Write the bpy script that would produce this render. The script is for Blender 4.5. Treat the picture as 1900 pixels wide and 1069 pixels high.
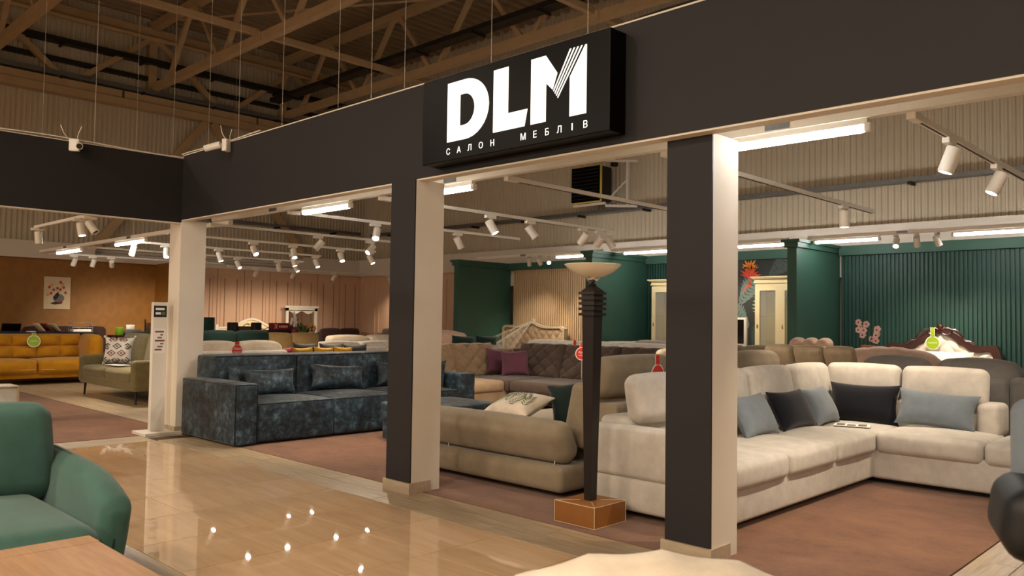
import bpy, math, random
import numpy as np
from mathutils import Matrix, Vector, Euler
random.seed(7)
for o in list(bpy.data.objects): bpy.data.objects.remove(o)
S = bpy.context.scene
COL = S.collection
R_ = math.radians
# ------------------------------------------------------------------ camera
YAW, PITCH, ROLL = R_(-44.128), R_(2.235), R_(-0.824)
fw = Vector((math.sin(YAW)*math.cos(PITCH), math.cos(YAW)*math.cos(PITCH), math.sin(PITCH)))
rt = Vector((math.cos(YAW), -math.sin(YAW), 0)); dn = fw.cross(rt)
rt2 = math.cos(ROLL)*rt + math.sin(ROLL)*dn; dn2 = -math.sin(ROLL)*rt + math.cos(ROLL)*dn
cam = bpy.data.cameras.new('camera'); camo = bpy.data.objects.new('camera', cam); COL.objects.link(camo)
mw = Matrix.Identity(4)
for i in range(3):
    mw[i][0] = rt2[i]; mw[i][1] = -dn2[i]; mw[i][2] = -fw[i]
mw[0][3], mw[1][3], mw[2][3] = 0, 0, 1.36
camo.matrix_world = mw
cam.sensor_width = 36; cam.lens = 36*1500/1900; cam.clip_start = .05; cam.clip_end = 120
cam.dof.use_dof = True; cam.dof.focus_distance = 7.0; cam.dof.aperture_fstop = 5.0
S.camera = camo
# ------------------------------------------------------------------ world, exposure
W = bpy.data.worlds.new('world'); S.world = W; W.use_nodes = True
W.node_tree.nodes['Background'].inputs[0].default_value = (1, .8, .6, 1)
W.node_tree.nodes['Background'].inputs[1].default_value = 0.02
vs = S.view_settings; vs.view_transform = 'Standard'; vs.look = 'None'; vs.gamma = 1; vs.use_curve_mapping = False
vs.exposure = 0.75
BATTEN = 40.0          # emission of the linear LED battens
SPOT_W = 75.0          # watts of one track spotlight
WARM = (1, .82, .62)
HALL_W = 150.0        # one unseen fill lamp added for the hall ambient
# ------------------------------------------------------------------ materials
def lin(h):
    h = h.lstrip('#'); c = [int(h[i:i+2], 16)/255 for i in (0, 2, 4)]
    return [x/12.92 if x <= .04045 else ((x+.055)/1.055)**2.4 for x in c]
MATS = {}
def nodes_of(name):
    m = bpy.data.materials.new(name); m.use_nodes = True
    n = m.node_tree.nodes; l = m.node_tree.links
    b = n['Principled BSDF']; MATS[name] = m
    return m, n, l, b
def setin(b, k, v):
    if k in b.inputs: b.inputs[k].default_value = v
def noise(n, l, scale, detail=4, rough=.6, stretch=None, coord='Object'):
    tc = n.new('ShaderNodeTexCoord'); t = n.new('ShaderNodeTexNoise')
    t.inputs['Scale'].default_value = scale; t.inputs['Detail'].default_value = detail; t.inputs['Roughness'].default_value = rough
    if stretch:
        mp = n.new('ShaderNodeMapping'); mp.inputs['Scale'].default_value = stretch
        l.new(tc.outputs[coord], mp.inputs[0]); l.new(mp.outputs[0], t.inputs['Vector'])
    else: l.new(tc.outputs[coord], t.inputs['Vector'])
    return t
def ramp(n, l, src, stops):
    r = n.new('ShaderNodeValToRGB'); e = r.color_ramp.elements
    while len(e) < len(stops): e.new(.5)
    for i, (p, c) in enumerate(stops): e[i].position = p; e[i].color = (*c, 1)
    l.new(src, r.inputs[0]); return r
def M(name, hexc, rough=.6, var=.10, vs_=5, bump=.15, bs=140, sheen=0, metal=0, stretch=None, spec=.5, coat=0):
    m, n, l, b = nodes_of(name)
    c = lin(hexc); lo = [x*(1-var) for x in c]; hi = [min(1, x*(1+var)) for x in c]
    t = noise(n, l, vs_, stretch=stretch); r = ramp(n, l, t.outputs['Fac'], [(.3, lo), (.7, hi)])
    l.new(r.outputs[0], b.inputs['Base Color'])
    setin(b, 'Roughness', rough); setin(b, 'Metallic', metal); setin(b, 'Sheen Weight', sheen); setin(b, 'Specular IOR Level', spec)
    setin(b, 'Sheen Roughness', .4); setin(b, 'Coat Weight', coat)
    if bump:
        t2 = noise(n, l, bs, 3); bp = n.new('ShaderNodeBump'); bp.inputs['Strength'].default_value = bump; bp.inputs['Distance'].default_value = .01
        l.new(t2.outputs['Fac'], bp.inputs['Height']); l.new(bp.outputs[0], b.inputs['Normal'])
    return m
def EM(name, col, st):
    m, n, l, b = nodes_of(name)
    setin(b, 'Base Color', (*col, 1)); setin(b, 'Emission Color', (*col, 1)); setin(b, 'Emission Strength', st); return m
def fabric(name, hexc, var=.12, sheen=.25, rough=.85):
    return M(name, hexc, rough, var, 9, .35, 420, sheen, spec=.25)
M('facade_grey', '#272526', .6, .05, 2, .1, 200, spec=.3)
M('plaster_white', '#dcd2c4', .75, .03, 3, .06, 90)
M('column_white', '#e2d8c8', .6, .03, 2, .05, 60)
M('metal_sheet', '#c9bda6', .45, .04, 1.5, 0)
M('roof_sheet', '#8f7d64', .6, .08, 2, 0)
M('truss_paint', '#b79d78', .55, .08, 3, .05, 40)
M('galvanised', '#7d7f80', .42, .12, 12, .05, 60, metal=.7)
M('dark_steel', '#26231f', .5, .1, 6, 0, metal=.3)
M('white_paint', '#e4ddd0', .4, .02, 5, 0)
M('track_white', '#ece5d8', .35, .02, 5, 0)
M('chrome', '#d8d8d8', .12, .02, 5, 0, metal=1)
M('black_gloss', '#030303', .35, .05, 5, 0, spec=.12)
M('black_matte', '#0d0d0e', .55, .1, 5, .05, 80)
M('dark_wood', '#150d0b', .4, .2, 4, .04, 60, stretch=(8, 8, 1))
M('mahogany', '#38150c', .28, .25, 6, .03, 60, stretch=(1, 1, 5), coat=.4)
M('leather_tan', '#8b5826', .45, .08, 8, .12, 300)
M('stitch', '#e6cfa4', .7, .02, 5, 0)
M('wood_top', '#a5805f', .42, .16, 3, .05, 60, stretch=(1.2, 14, 10))
M('skirting_tile', '#b7a58c', .4, .12, 5, .02, 40, stretch=(1, 6, 6))
M('grout', '#4a3826', .8, .1, 10, 0)
M('green_paint', '#345a4c', .6, .04, 2, .06, 120)
M('green_ribs', '#1a4239', .55, .05, 2, .03, 120)
M('beige_ribs', '#c2a681', .6, .05, 2, .03, 120)
M('paper_white', '#ece8df', .6, .02, 5, 0)
M('glass_bowl', '#e9dcc0', .25, .03, 4, 0)
M('plastic_white', '#eeeae2', .3, .02, 5, 0)
M('lens_black', '#050506', .08, .02, 5, 0)
M('mint_wood', '#e9d7a8', .4, .03, 4, 0)
M('brass', '#a97b35', .3, .1, 4, 0, metal=.9)
M('mirror', '#f2efe8', .03, .0, 4, 0, metal=1)
M('screen_black', '#08080a', .12, .02, 4, 0)
# fabrics
for nm, hx in dict(linen_light='#c2bbb0', linen_beige='#a89574', olive_beige='#8e7f68', olive_fabric='#766a45', mustard='#b57c10', teal_green='#3d5e53',
    dark_teal='#123029', navy='#161c2b', navy_black='#0f1119', steel_blue='#6f7880', ash_grey='#6a6762', brown_velvet='#3a2520', taupe_velvet='#55463d', tan_leather='#b59664',
    cream='#e3d3bb', pink_beige='#d3b49e', blush='#d8b7a0', plum='#643a4a', charcoal='#33332f', ochre='#b58a14', raspberry='#8e2136', beige_tuft='#9c8367',
    mattress_white='#ebe3d6', grey_pink='#b8a79b', forest='#16261f', white_fabric='#e9e2d6', sand='#b3a184', orange_tan='#dca24e').items():
    fabric(nm, hx)
m = MATS['tan_leather']; m.node_tree.nodes['Principled BSDF'].inputs['Roughness'].default_value = .5
def velvet():
    m, n, l, b = nodes_of('blue_velvet')
    a = noise(n, l, 13, 9, .75); c = noise(n, l, 3.2, 3, .6, stretch=(1, 1, 1.6))
    mx = n.new('ShaderNodeMath'); mx.operation = 'MULTIPLY_ADD'; l.new(c.outputs['Fac'], mx.inputs[0]); mx.inputs[1].default_value = .55; l.new(a.outputs['Fac'], mx.inputs[2])
    r = ramp(n, l, mx.outputs[0], [(.58, lin('#04080b')), (.70, lin('#131d23')), (.84, lin('#2b3c47')), (1.0, lin('#5b7382'))])
    l.new(r.outputs[0], b.inputs['Base Color'])
    rr = ramp(n, l, mx.outputs[0], [(.6, (.6, .6, .6)), (1, (.34, .34, .34))]); l.new(rr.outputs[0], b.inputs['Roughness'])
    setin(b, 'Sheen Weight', .3); setin(b, 'Sheen Roughness', .25); setin(b, 'Specular IOR Level', .4)
    bp = n.new('ShaderNodeBump'); bp.inputs['Strength'].default_value = .5; bp.inputs['Distance'].default_value = .02
    l.new(a.outputs['Fac'], bp.inputs['Height']); l.new(bp.outputs[0], b.inputs['Normal'])
velvet()
def tile_mat():
    m, n, l, b = nodes_of('floor_tile')
    oi = n.new('ShaderNodeObjectInfo')
    t = noise(n, l, 2.4, 5, .6, stretch=(.7, 5, 1))
    r = ramp(n, l, t.outputs['Fac'], [(.3, lin('#c9a47d')), (.5, lin('#d4b088')), (.72, lin('#dbba95'))])
    hs = n.new('ShaderNodeHueSaturation'); mr = n.new('ShaderNodeMapRange'); mr.inputs[3].default_value = .93; mr.inputs[4].default_value = 1.05
    l.new(oi.outputs['Random'], mr.inputs[0]); l.new(mr.outputs[0], hs.inputs['Value']); l.new(r.outputs[0], hs.inputs['Color'])
    l.new(hs.outputs[0], b.inputs['Base Color']); setin(b, 'Roughness', .025); setin(b, 'Specular IOR Level', .9); setin(b, 'Coat Weight', .35); setin(b, 'Coat Roughness', .02)
tile_mat()
def strip_mat():
    m, n, l, b = nodes_of('strip_tile')
    oi = n.new('ShaderNodeObjectInfo')
    t = noise(n, l, 2.2, 6, .65, stretch=(1.2, 16, 1))
    r = ramp(n, l, t.outputs['Fac'], [(.3, lin('#8f7a5f')), (.5, lin('#b09a7a')), (.75, lin('#c9b592'))])
    hs = n.new('ShaderNodeHueSaturation'); mr = n.new('ShaderNodeMapRange'); mr.inputs[3].default_value = .92; mr.inputs[4].default_value = 1.06
    l.new(oi.outputs['Random'], mr.inputs[0]); l.new(mr.outputs[0], hs.inputs['Value']); l.new(r.outputs[0], hs.inputs['Color'])
    l.new(hs.outputs[0], b.inputs['Base Color']); setin(b, 'Roughness', .33)
strip_mat()
def carpet_mat():
    m, n, l, b = nodes_of('carpet_brown')
    a = noise(n, l, 2.6, 9, .8, stretch=(1, 1.3, 1)); c = noise(n, l, 60, 3, .8)
    mx = n.new('ShaderNodeMath'); mx.operation = 'MULTIPLY_ADD'; l.new(c.outputs['Fac'], mx.inputs[0]); mx.inputs[1].default_value = .35; l.new(a.outputs['Fac'], mx.inputs[2])
    r = ramp(n, l, mx.outputs[0], [(.46, lin('#5f402d')), (.66, lin('#7f563d')), (.88, lin('#936849'))])
    l.new(r.outputs[0], b.inputs['Base Color']); setin(b, 'Roughness', .95); setin(b, 'Sheen Weight', .2); setin(b, 'Specular IOR Level', .1)
    f = noise(n, l, 260, 2); bp = n.new('ShaderNodeBump'); bp.inputs['Strength'].default_value = .7; bp.inputs['Distance'].default_value = .01
    l.new(f.outputs['Fac'], bp.inputs['Height']); l.new(bp.outputs[0], b.inputs['Normal'])
carpet_mat()
def damask():
    m, n, l, b = nodes_of('orange_damask')
    tc = n.new('ShaderNodeTexCoord'); mp = n.new('ShaderNodeMapping'); mp.inputs['Scale'].default_value = (1.9, 1.9, 1.35); l.new(tc.outputs['Object'], mp.inputs[0])
    v = n.new('ShaderNodeTexVoronoi'); v.inputs['Scale'].default_value = 1.6; v.inputs['Randomness'].default_value = .25; v.feature = 'SMOOTH_F1'; l.new(mp.outputs[0], v.inputs['Vector'])
    w = n.new('ShaderNodeMath'); w.operation = 'MULTIPLY'; w.inputs[1].default_value = 34; l.new(v.outputs['Distance'], w.inputs[0])
    s = n.new('ShaderNodeMath'); s.operation = 'SINE'; l.new(w.outputs[0], s.inputs[0])
    t = noise(n, l, 26, 3); ad = n.new('ShaderNodeMath'); ad.operation = 'ADD'; l.new(s.outputs[0], ad.inputs[0]); l.new(t.outputs['Fac'], ad.inputs[1])
    r = ramp(n, l, ad.outputs[0], [(.0, lin('#8c5e20')), (1.0, lin('#936322'))])
    l.new(r.outputs[0], b.inputs['Base Color']); setin(b, 'Roughness', .5)
damask()
M('panel_beige', '#d0ab8e', .6, .04, 2, .05, 100)
M('panel_groove', '#96705a', .7, .04, 2, 0)
M('mural_dark', '#1d2320', .6, .3, 3, 0)
M('leaf_sage', '#8a9c80', .6, .2, 12, 0)
M('leaf_slate', '#5f726c', .6, .2, 12, 0)
M('leaf_dark', '#3b4a43', .6, .2, 12, 0)
M('flame_red', '#d8431a', .6, .15, 20, 0)
M('flame_orange', '#e98a1c', .6, .15, 20, 0)
M('tag_red', '#d3301a', .5, .02, 5, 0)
M('tag_green', '#8fae0a', .5, .02, 5, 0)
M('terracotta', '#a8664a', .7, .1, 6, .05, 60)
M('petal_pink', '#d9b8b4', .6, .1, 20, 0)
M('petal_white', '#efe9e2', .6, .05, 20, 0)
M('petal_deep', '#7a3038', .6, .1, 20, 0)
M('twig', '#3a3320', .7, .1, 20, 0)
M('leaf_green', '#4f6a2c', .6, .2, 20, 0)
M('petal_peach', '#d8a45c', .6, .2, 20, 0)
M('box_red', '#8c0f18', .45, .05, 5, 0)
M('box_grey', '#6f6a66', .6, .05, 5, 0)
M('box_cyan', '#3f8797', .5, .05, 5, 0)
M('box_lime', '#7ea81c', .5, .05, 5, 0)
M('box_brown', '#5b3d22', .5, .3, 6, 0)
M('book_page', '#d6c3a4', .7, .2, 40, 0, stretch=(1, 1, 12))
M('book_blue', '#2c3b52', .5, .1, 5, 0)
M('book_red', '#7c3524', .5, .1, 5, 0)
M('canvas_cream', '#d6c1a0', .7, .06, 3, .1, 200)
M('ink_black', '#141210', .6, .1, 5, 0)
M('ink_grey', '#6d6a66', .6, .1, 5, 0)
M('ink_red', '#a83a28', .6, .2, 9, 0)
M('text_grey', '#56525a', .5, .02, 5, 0)
M('dark_mirror_view', '#20140e', .4, .2, 4, 0)
M('yellow_back', '#cdb552', .5, .1, 3, 0)
EM('led_white', (1, .97, .93), BATTEN)
EM('spot_face', (1, .95, .88), 30)
EM('led_opposite', (1, .93, .83), 36)
EM('sign_white', (1, .97, .90), .55)
def plastic_film():
    m, n, l, b = nodes_of('plastic_film')
    setin(b, 'Base Color', (.8, .72, .6, 1)); setin(b, 'Roughness', .2); setin(b, 'Alpha', .14)
plastic_film()
def glass():
    m, n, l, b = nodes_of('pane_glass')
    setin(b, 'Base Color', (.9, .95, .9, 1)); setin(b, 'Roughness', .03); setin(b, 'Alpha', .12)
glass()
# ------------------------------------------------------------------ mesh builder
_cg = {}
def lattice(a, r, m, k):
    r = min(r, a*.98)
    e = [-a + r*(1-math.cos(math.pi/2*i/k)) if False else -a + r*i/k for i in range(k)]
    inn = list(np.linspace(-(a-r), a-r, m+1))
    return np.array(e + inn + [-x for x in reversed(e)])
def cube_topo(nx, ny, nz):
    key = (nx, ny, nz)
    if key in _cg: return _cg[key]
    idx = {}; pts = []
    def g(i, j, k):
        q = (i, j, k)
        if q not in idx: idx[q] = len(pts); pts.append(q)
        return idx[q]
    F = []
    for i in range(nx):
        for j in range(ny):
            F.append((g(i, j, 0), g(i, j+1, 0), g(i+1, j+1, 0), g(i+1, j, 0)))
            F.append((g(i, j, nz), g(i+1, j, nz), g(i+1, j+1, nz), g(i, j+1, nz)))
    for i in range(nx):
        for k in range(nz):
            F.append((g(i, 0, k), g(i+1, 0, k), g(i+1, 0, k+1), g(i, 0, k+1)))
            F.append((g(i, ny, k), g(i, ny, k+1), g(i+1, ny, k+1), g(i+1, ny, k)))
    for j in range(ny):
        for k in range(nz):
            F.append((g(0, j, k), g(0, j, k+1), g(0, j+1, k+1), g(0, j+1, k)))
            F.append((g(nx, j, k), g(nx, j+1, k), g(nx, j+1, k+1), g(nx, j, k+1)))
    _cg[key] = (np.array(pts), F); return _cg[key]
def rotm(rot):
    return np.array(Euler([R_(a) for a in rot]).to_matrix()) if rot else np.eye(3)
class MB:
    def __init__(s): s.v = []; s.f = []; s.n = 0
    def add(s, v, f):
        v = np.asarray(v, float); s.v.append(v)
        s.f += [tuple(i+s.n for i in q) for q in f]; s.n += len(v); return s
    def box(s, c, d, rot=None):
        h = np.array(d)/2
        v = np.array([(x, y, z) for x in (-1, 1) for y in (-1, 1) for z in (-1, 1)])*h
        f = [(0, 1, 3, 2), (4, 6, 7, 5), (0, 4, 5, 1), (2, 3, 7, 6), (0, 2, 6, 4), (1, 5, 7, 3)]
        return s.add(v@rotm(rot).T + np.array(c), f)
    def bb(s, x0, x1, y0, y1, z0, z1): return s.box(((x0+x1)/2, (y0+y1)/2, (z0+z1)/2), (x1-x0, y1-y0, z1-z0))
    def rb(s, c, d, r=.03, puff=(0, 0, 0), rot=None, m=4, k=3, fn=None):
        a = np.array(d)/2; r = min(r, a.min()*.97)
        mm = [m if puff != (0, 0, 0) or fn else 1]*3
        L = [lattice(a[i], r, mm[i], k) for i in range(3)]
        pts, F = cube_topo(*[len(x)-1 for x in L])
        p = np.stack([L[i][pts[:, i]] for i in range(3)], 1)
        inner = np.clip(p, -(a-r), a-r); dd = p-inner; ln = np.linalg.norm(dd, axis=1, keepdims=True)
        mx = np.abs(dd).max(axis=1, keepdims=True)
        u = p/a
        q = inner + np.where(ln > 1e-9, dd/np.maximum(ln, 1e-9)*np.maximum(mx, 0), 0)
        for ax in range(3):
            if puff[ax]:
                o1, o2 = [i for i in range(3) if i != ax]
                w = (1-u[:, o1]**2)*(1-u[:, o2]**2)
                q[:, ax] += puff[ax]*w*u[:, ax]
        if fn: q = fn(q, u)
        return s.add(q@rotm(rot).T + np.array(c), F)
    def rbb(s, x0, x1, y0, y1, z0, z1, r=.03, puff=(0, 0, 0), **k): return s.rb(((x0+x1)/2, (y0+y1)/2, (z0+z1)/2), (x1-x0, y1-y0, z1-z0), r, puff, **k)
    def tube(s, p0, p1, r, r1=None, seg=10, cap=True):
        p0 = np.array(p0, float); p1 = np.array(p1, float); r1 = r if r1 is None else r1
        d = p1-p0; d /= np.linalg.norm(d); a = np.cross(d, (0, 0, 1) if abs(d[2]) < .9 else (1, 0, 0)); a /= np.linalg.norm(a); b = np.cross(d, a)
        t = np.arange(seg)*2*math.pi/seg; ring = np.outer(np.cos(t), a)+np.outer(np.sin(t), b)
        f = [(i, (i+1) % seg, seg+(i+1) % seg, seg+i) for i in range(seg)]
        if cap: f += [tuple(range(seg))[::-1], tuple(range(seg, 2*seg))]
        return s.add(np.vstack([p0+ring*r, p1+ring*r1]), f)
    def bar(s, p0, p1, w, h=None):
        """square section bar from p0 to p1"""
        h = h or w; p0 = np.array(p0, float); p1 = np.array(p1, float); d = p1-p0; d /= np.linalg.norm(d)
        a = np.cross(d, (0, 0, 1) if abs(d[2]) < .95 else (1, 0, 0)); a /= np.linalg.norm(a); b = np.cross(a, d)
        o = [a*w/2+b*h/2, -a*w/2+b*h/2, -a*w/2-b*h/2, a*w/2-b*h/2]
        v = [p0+x for x in o]+[p1+x for x in o]
        return s.add(v, [(0, 1, 5, 4), (1, 2, 6, 5), (2, 3, 7, 6), (3, 0, 4, 7), (3, 2, 1, 0), (4, 5, 6, 7)])
    def path(s, pts, r, seg=8):
        for a, b in zip(pts[:-1], pts[1:]): s.tube(a, b, r, seg=seg)
        return s
    def lathe(s, prof, c=(0, 0, 0), seg=24, axis=None):
        t = np.arange(seg)*2*math.pi/seg; v = []; f = []
        for r, z in prof: v += [(r*math.cos(a), r*math.sin(a), z) for a in t]
        for k in range(len(prof)-1):
            for i in range(seg): f.append((k*seg+i, k*seg+(i+1) % seg, (k+1)*seg+(i+1) % seg, (k+1)*seg+i))
        if prof[0][0] > 1e-4: f.append(tuple(range(seg))[::-1])
        if prof[-1][0] > 1e-4: f.append(tuple(range((len(prof)-1)*seg, len(prof)*seg)))
        v = np.array(v)
        if axis is not None:
            q = Vector((0, 0, 1)).rotation_difference(Vector(axis)); v = v@np.array(q.to_matrix()).T
        return s.add(v+np.array(c), f)
    def ball(s, c, r, sc=(1, 1, 1), seg=10, rings=6):
        prof = [(math.sin(math.pi*i/rings)*r, -math.cos(math.pi*i/rings)*r) for i in range(rings+1)]
        prof[0] = (0.0001, -r); prof[-1] = (0.0001, r)
        b = MB().lathe(prof, seg=seg); v = np.vstack(b.v)*np.array(sc)+np.array(c); return s.add(v, b.f)
    def prism(s, poly, t, plane='xz', off=0):
        """polygon (u,v) extruded by t; plane xz: (u,off..off+t,v); yz: (off..,u,v); xy: (u,v,off..)"""
        n = len(poly)
        def P(u, v, w): return {'xz': (u, w, v), 'yz': (w, u, v), 'xy': (u, v, w)}[plane]
        v = [P(a, b, off) for a, b in poly]+[P(a, b, off+t) for a, b in poly]
        f = [tuple(range(n)), tuple(range(2*n-1, n-1, -1))]+[(i, n+i, n+(i+1) % n, (i+1) % n) for i in range(n)]
        return s.add(v, f)
    def pillow(s, c, w, h, t, rot=None, n=16, ear=.11):
        """cushion: w along x, h along z, thickness along y"""
        g = np.linspace(-1, 1, n+1); v = []; f = []
        for side in (-1, 1):
            for a in g:
                for b in g:
                    th = (max(0, (1-abs(a)**2.6))*max(0, (1-abs(b)**2.6)))**.5
                    x = a*w/2*(1-ear*(1-b*b)*abs(a)); z = b*h/2*(1-ear*(1-a*a)*abs(b))
                    v.append((x, side*(t/2*th+.004), z))
        N = (n+1)**2
        for i in range(n):
            for j in range(n):
                q = (i*(n+1)+j, (i+1)*(n+1)+j, (i+1)*(n+1)+j+1, i*(n+1)+j+1)
                f.append(q); f.append(tuple(N+k for k in reversed(q)))
        bd = [i*(n+1) for i in range(n+1)]+[n*(n+1)+j for j in range(1, n+1)]+[i*(n+1)+n for i in range(n-1, -1, -1)]+[j for j in range(n-1, 0, -1)]
        for i in range(len(bd)):
            a, b = bd[i], bd[(i+1) % len(bd)]; f.append((b, a, N+a, N+b))
        return s.add(np.array(v)@rotm(rot).T+np.array(c), f)
    def tuft(s, c, w, h, t, cols, rows, depth=.04, rot=None, top=None, res=7, edge=.06, square=False):
        """buttoned panel in xz plane, front faces -y, base thickness t; top(u) scales height (u in -1..1)"""
        nx, nz = cols*res, rows*res
        xs = np.linspace(-1, 1, nx+1); zs = np.linspace(0, 1, nz+1); v = []
        for a in xs:
            H = h*(top(a) if top else 1)
            for b in zs:
                if square:
                    A, B = (a+1)/2*cols, b*rows
                    q = (abs(math.sin(math.pi*A))*abs(math.sin(math.pi*B)))**.45
                else:
                    X, Z = (a+1)/2*cols, b*rows
                    A, B = (X+Z)/2.0, (X-Z)/2.0
                    q = (abs(math.sin(math.pi*A/1.0))*abs(math.sin(math.pi*B/1.0)))**.4
                e = min(1, (1-abs(a))*w/2/edge, (1-b)*H/edge+.0, b*H/edge+.3); e = max(e, 0)**.5
                v.append((a*w/2, -(t-depth)*e - depth*q*e, b*H))
        f = []
        W_ = nz+1
        for i in range(nx):
            for j in range(nz): f.append((i*W_+j, (i+1)*W_+j, (i+1)*W_+j+1, i*W_+j+1))
        N = len(v); v2 = [(p[0], 0.0, p[2]) for p in v]
        bd = [i*W_ for i in range(nx+1)]+[nx*W_+j for j in range(1, nz+1)]+[i*W_+nz for i in range(nx-1, -1, -1)]+[j for j in range(nz-1, 0, -1)]
        for i in range(len(bd)):
            a, b = bd[i], bd[(i+1) % len(bd)]; f.append((b, a, N+a, N+b))
        f.append(tuple(N+k for k in reversed(bd)))
        return s.add(np.array(v+v2)@rotm(rot).T+np.array(c), f)
    def mesh(s, name, smooth=40):
        me = bpy.data.meshes.new(name); me.from_pydata(np.vstack(s.v).tolist(), [], s.f)
        if smooth:
            me.shade_smooth()
            try: me.set_sharp_from_angle(angle=R_(smooth))
            except Exception: pass
        return me
def link(name, me, mat, parent=None, loc=None, rz=0):
    if mat and not me.materials: me.materials.append(MATS[mat])
    o = bpy.data.objects.new(name, me); COL.objects.link(o)
    if parent: o.parent = parent
    if loc is not None: o.location = loc
    if rz: o.rotation_euler = (0, 0, R_(rz))
    return o
def part(name, mb, mat, parent, label=None, smooth=40, kind=None):
    o = link(name, mb.mesh(name, smooth), mat, parent)
    if label: o['label'] = label
    if kind: o['kind'] = kind
    return o
def tag(o, label, cat, group=None):
    o['label'] = label; o['category'] = cat
    if group: o['group'] = group
    return o
def thing(name, label, cat, loc=(0, 0, 0), rz=0, group=None):
    o = bpy.data.objects.new(name, None); COL.objects.link(o); o.empty_display_size = .1
    o.location = loc; o.rotation_euler = (0, 0, R_(rz)); return tag(o, label, cat, group)
def solo(name, mb, mat, label, cat, loc=(0, 0, 0), rz=0, group=None, smooth=40):
    return tag(link(name, mb.mesh(name, smooth), mat, None, loc, rz), label, cat, group)
def struct(name, mb, mat, parent=None, smooth=None):
    o = link(name, mb.mesh(name, smooth), mat, parent); o['kind'] = 'structure'; return o
def glyph(mb, body, size, ext=.002, loc=(0, 0, 0), rot=(90, 0, 0), align='LEFT', shear=0):
    cu = bpy.data.curves.new('glyphs', 'FONT'); cu.body = body; cu.size = size; cu.extrude = ext; cu.align_x = align; cu.shear = shear; cu.resolution_u = 3
    o = bpy.data.objects.new('glyphs', cu); COL.objects.link(o)
    dg = bpy.context.evaluated_depsgraph_get(); me = bpy.data.meshes.new_from_object(o.evaluated_get(dg))
    v = np.array([x.co[:] for x in me.vertices]); f = [tuple(p.vertices) for p in me.polygons]
    bpy.data.objects.remove(o); bpy.data.curves.remove(cu); bpy.data.meshes.remove(me)
    if len(v): mb.add(v@rotm(rot).T+np.array(loc), f)
    return mb
# ================================================================== STRUCTURE
XL, YB = -21.0, 14.9            # hall walls
X1, Y0 = 10.0, -11.0
XC, YF = -9.2, 4.0              # concave corner of the shop front
fl = struct('floor', MB().bb(XL, X1, Y0, YB, -.12, -.006), 'grout')
# polished tiles of the passage (rows 1.9 .. 3.66)
TX, TY, G = .6265, .588, .0028
tile_me = MB().box((0, 0, -.004), (TX-G*2, TY-G*2, .008)).mesh('tile', None); tile_me.materials.append(MATS['floor_tile'])
k = 0
for i in range(-8, 17):
    for j in range(3):
        x0 = -4.25+.0+TX*(i); cx = x0+TX/2; cy = 1.9+TY*(j+.5)
        if cx-TX/2 < -8.9: continue
        o = link('tile', tile_me, None, fl, (cx, cy, 0)); k += 1
edge_me = MB().box((0, 0, -.004), (.21, TY-G*2, .008)).mesh('tile', None); edge_me.materials.append(MATS['floor_tile'])
for j in range(3): link('tile', edge_me, None, fl, (-8.742, 1.9+TY*(j+.5), 0))
# plank look border strips
pl_me = MB().rb((0, 0, -.004), (1.196, .216, .008), .0015, k=1).mesh('plank', None); pl_me.materials.append(MATS['strip_tile'])
def plank(x, y, rz=0, lo=-99, hi=99):
    a, b = max(x-.598, lo), min(x+.598, hi)
    if b-a < .03: return
    o = link('plank', pl_me, None, fl, ((a+b)/2, y, 0), rz)
    if b-a < 1.19: o.scale = ((b-a)/1.196, 1, 1)
for i in range(-8, 9):
    for j in range(2): plank(-3.2+i*1.2+(.35 if j else 0)+0.0, 3.665+.11+j*.22, 0, -8.868)
for i in range(-9, 9):
    for j in range(2): plank(-3.1+i*1.2+(.5 if j else 0), 1.9-.11-j*.22, 0, -8.868)
for i in range(0, 12):
    for j in range(2): plank(-8.98-j*.22-.0, 3.05-i*1.2+(.4 if j else 0), 90)
for i in range(0, 9):
    for j in range(2): plank(-1.26+j*.22, 4.72+i*1.2+(.35 if j else 0), 90)
# light plank floor of the left wing aisle
for i in range(0, 9):
    for j in range(9): plank(-10.0-i*1.2+(.6 if j % 2 else 0), 4.27+j*.22, 0, -20.5, -9.312)
struct('floor_opposite_shop', MB().bb(-8.9, X1, Y0, 1.44, -.006, 0), 'strip_tile')
struct('floor_right_aisle', MB().bb(-.92, X1, 4.12, YB, -.006, 0), 'strip_tile')
struct('floor_left_wing', MB().bb(XL, -9.3, 6.15, YB, -.006, 0), 'carpet_brown')
struct('floor_carpet_shop', MB().bb(-9.3, -1.375, 4.1, YB, -.006, .004), 'carpet_brown')
struct('floor_carpet_wing', MB().bb(XL, -9.31, Y0, 4.12, -.006, .004), 'carpet_brown')
# ---- hall walls with profiled sheets
def sheet(width, z0, z1, ribs):
    """vertical trapezoid sheet: width along x, ribs point to -y"""
    p = width/ribs; xs = []; ys = []
    for i in range(ribs):
        b = i*p
        for fx, d in ((0, 0), (.42, 0), (.55, .028), (.85, .028)): xs.append(b+fx*p); ys.append(-d)
    xs.append(width); ys.append(0)
    v = [(x, y, z0) for x, y in zip(xs, ys)]+[(x, y, z1) for x, y in zip(xs, ys)]; n = len(xs)
    return MB().add(v, [(i, i+1, n+i+1, n+i) for i in range(n-1)])
wl = struct('wall_left', MB().bb(XL-.25, XL-.03, Y0, YB+.3, 0, 9.2), 'plaster_white')
wb = struct('wall_back', MB().bb(XL-.25, X1, YB+.03, YB+.3, 0, 9.2), 'plaster_white')
struct('wall_right', MB().bb(X1, X1+.2, Y0, YB+.3, 0, 9.2), 'plaster_white')
struct('wall_front', MB().bb(XL-.25, X1+.2, Y0-.2, Y0, 0, 9.2), 'plaster_white')
sme = sheet(1.1, 2.6, 9.1, 10).mesh('cladding_sheet', None); sme.materials.append(MATS['metal_sheet'])
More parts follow.
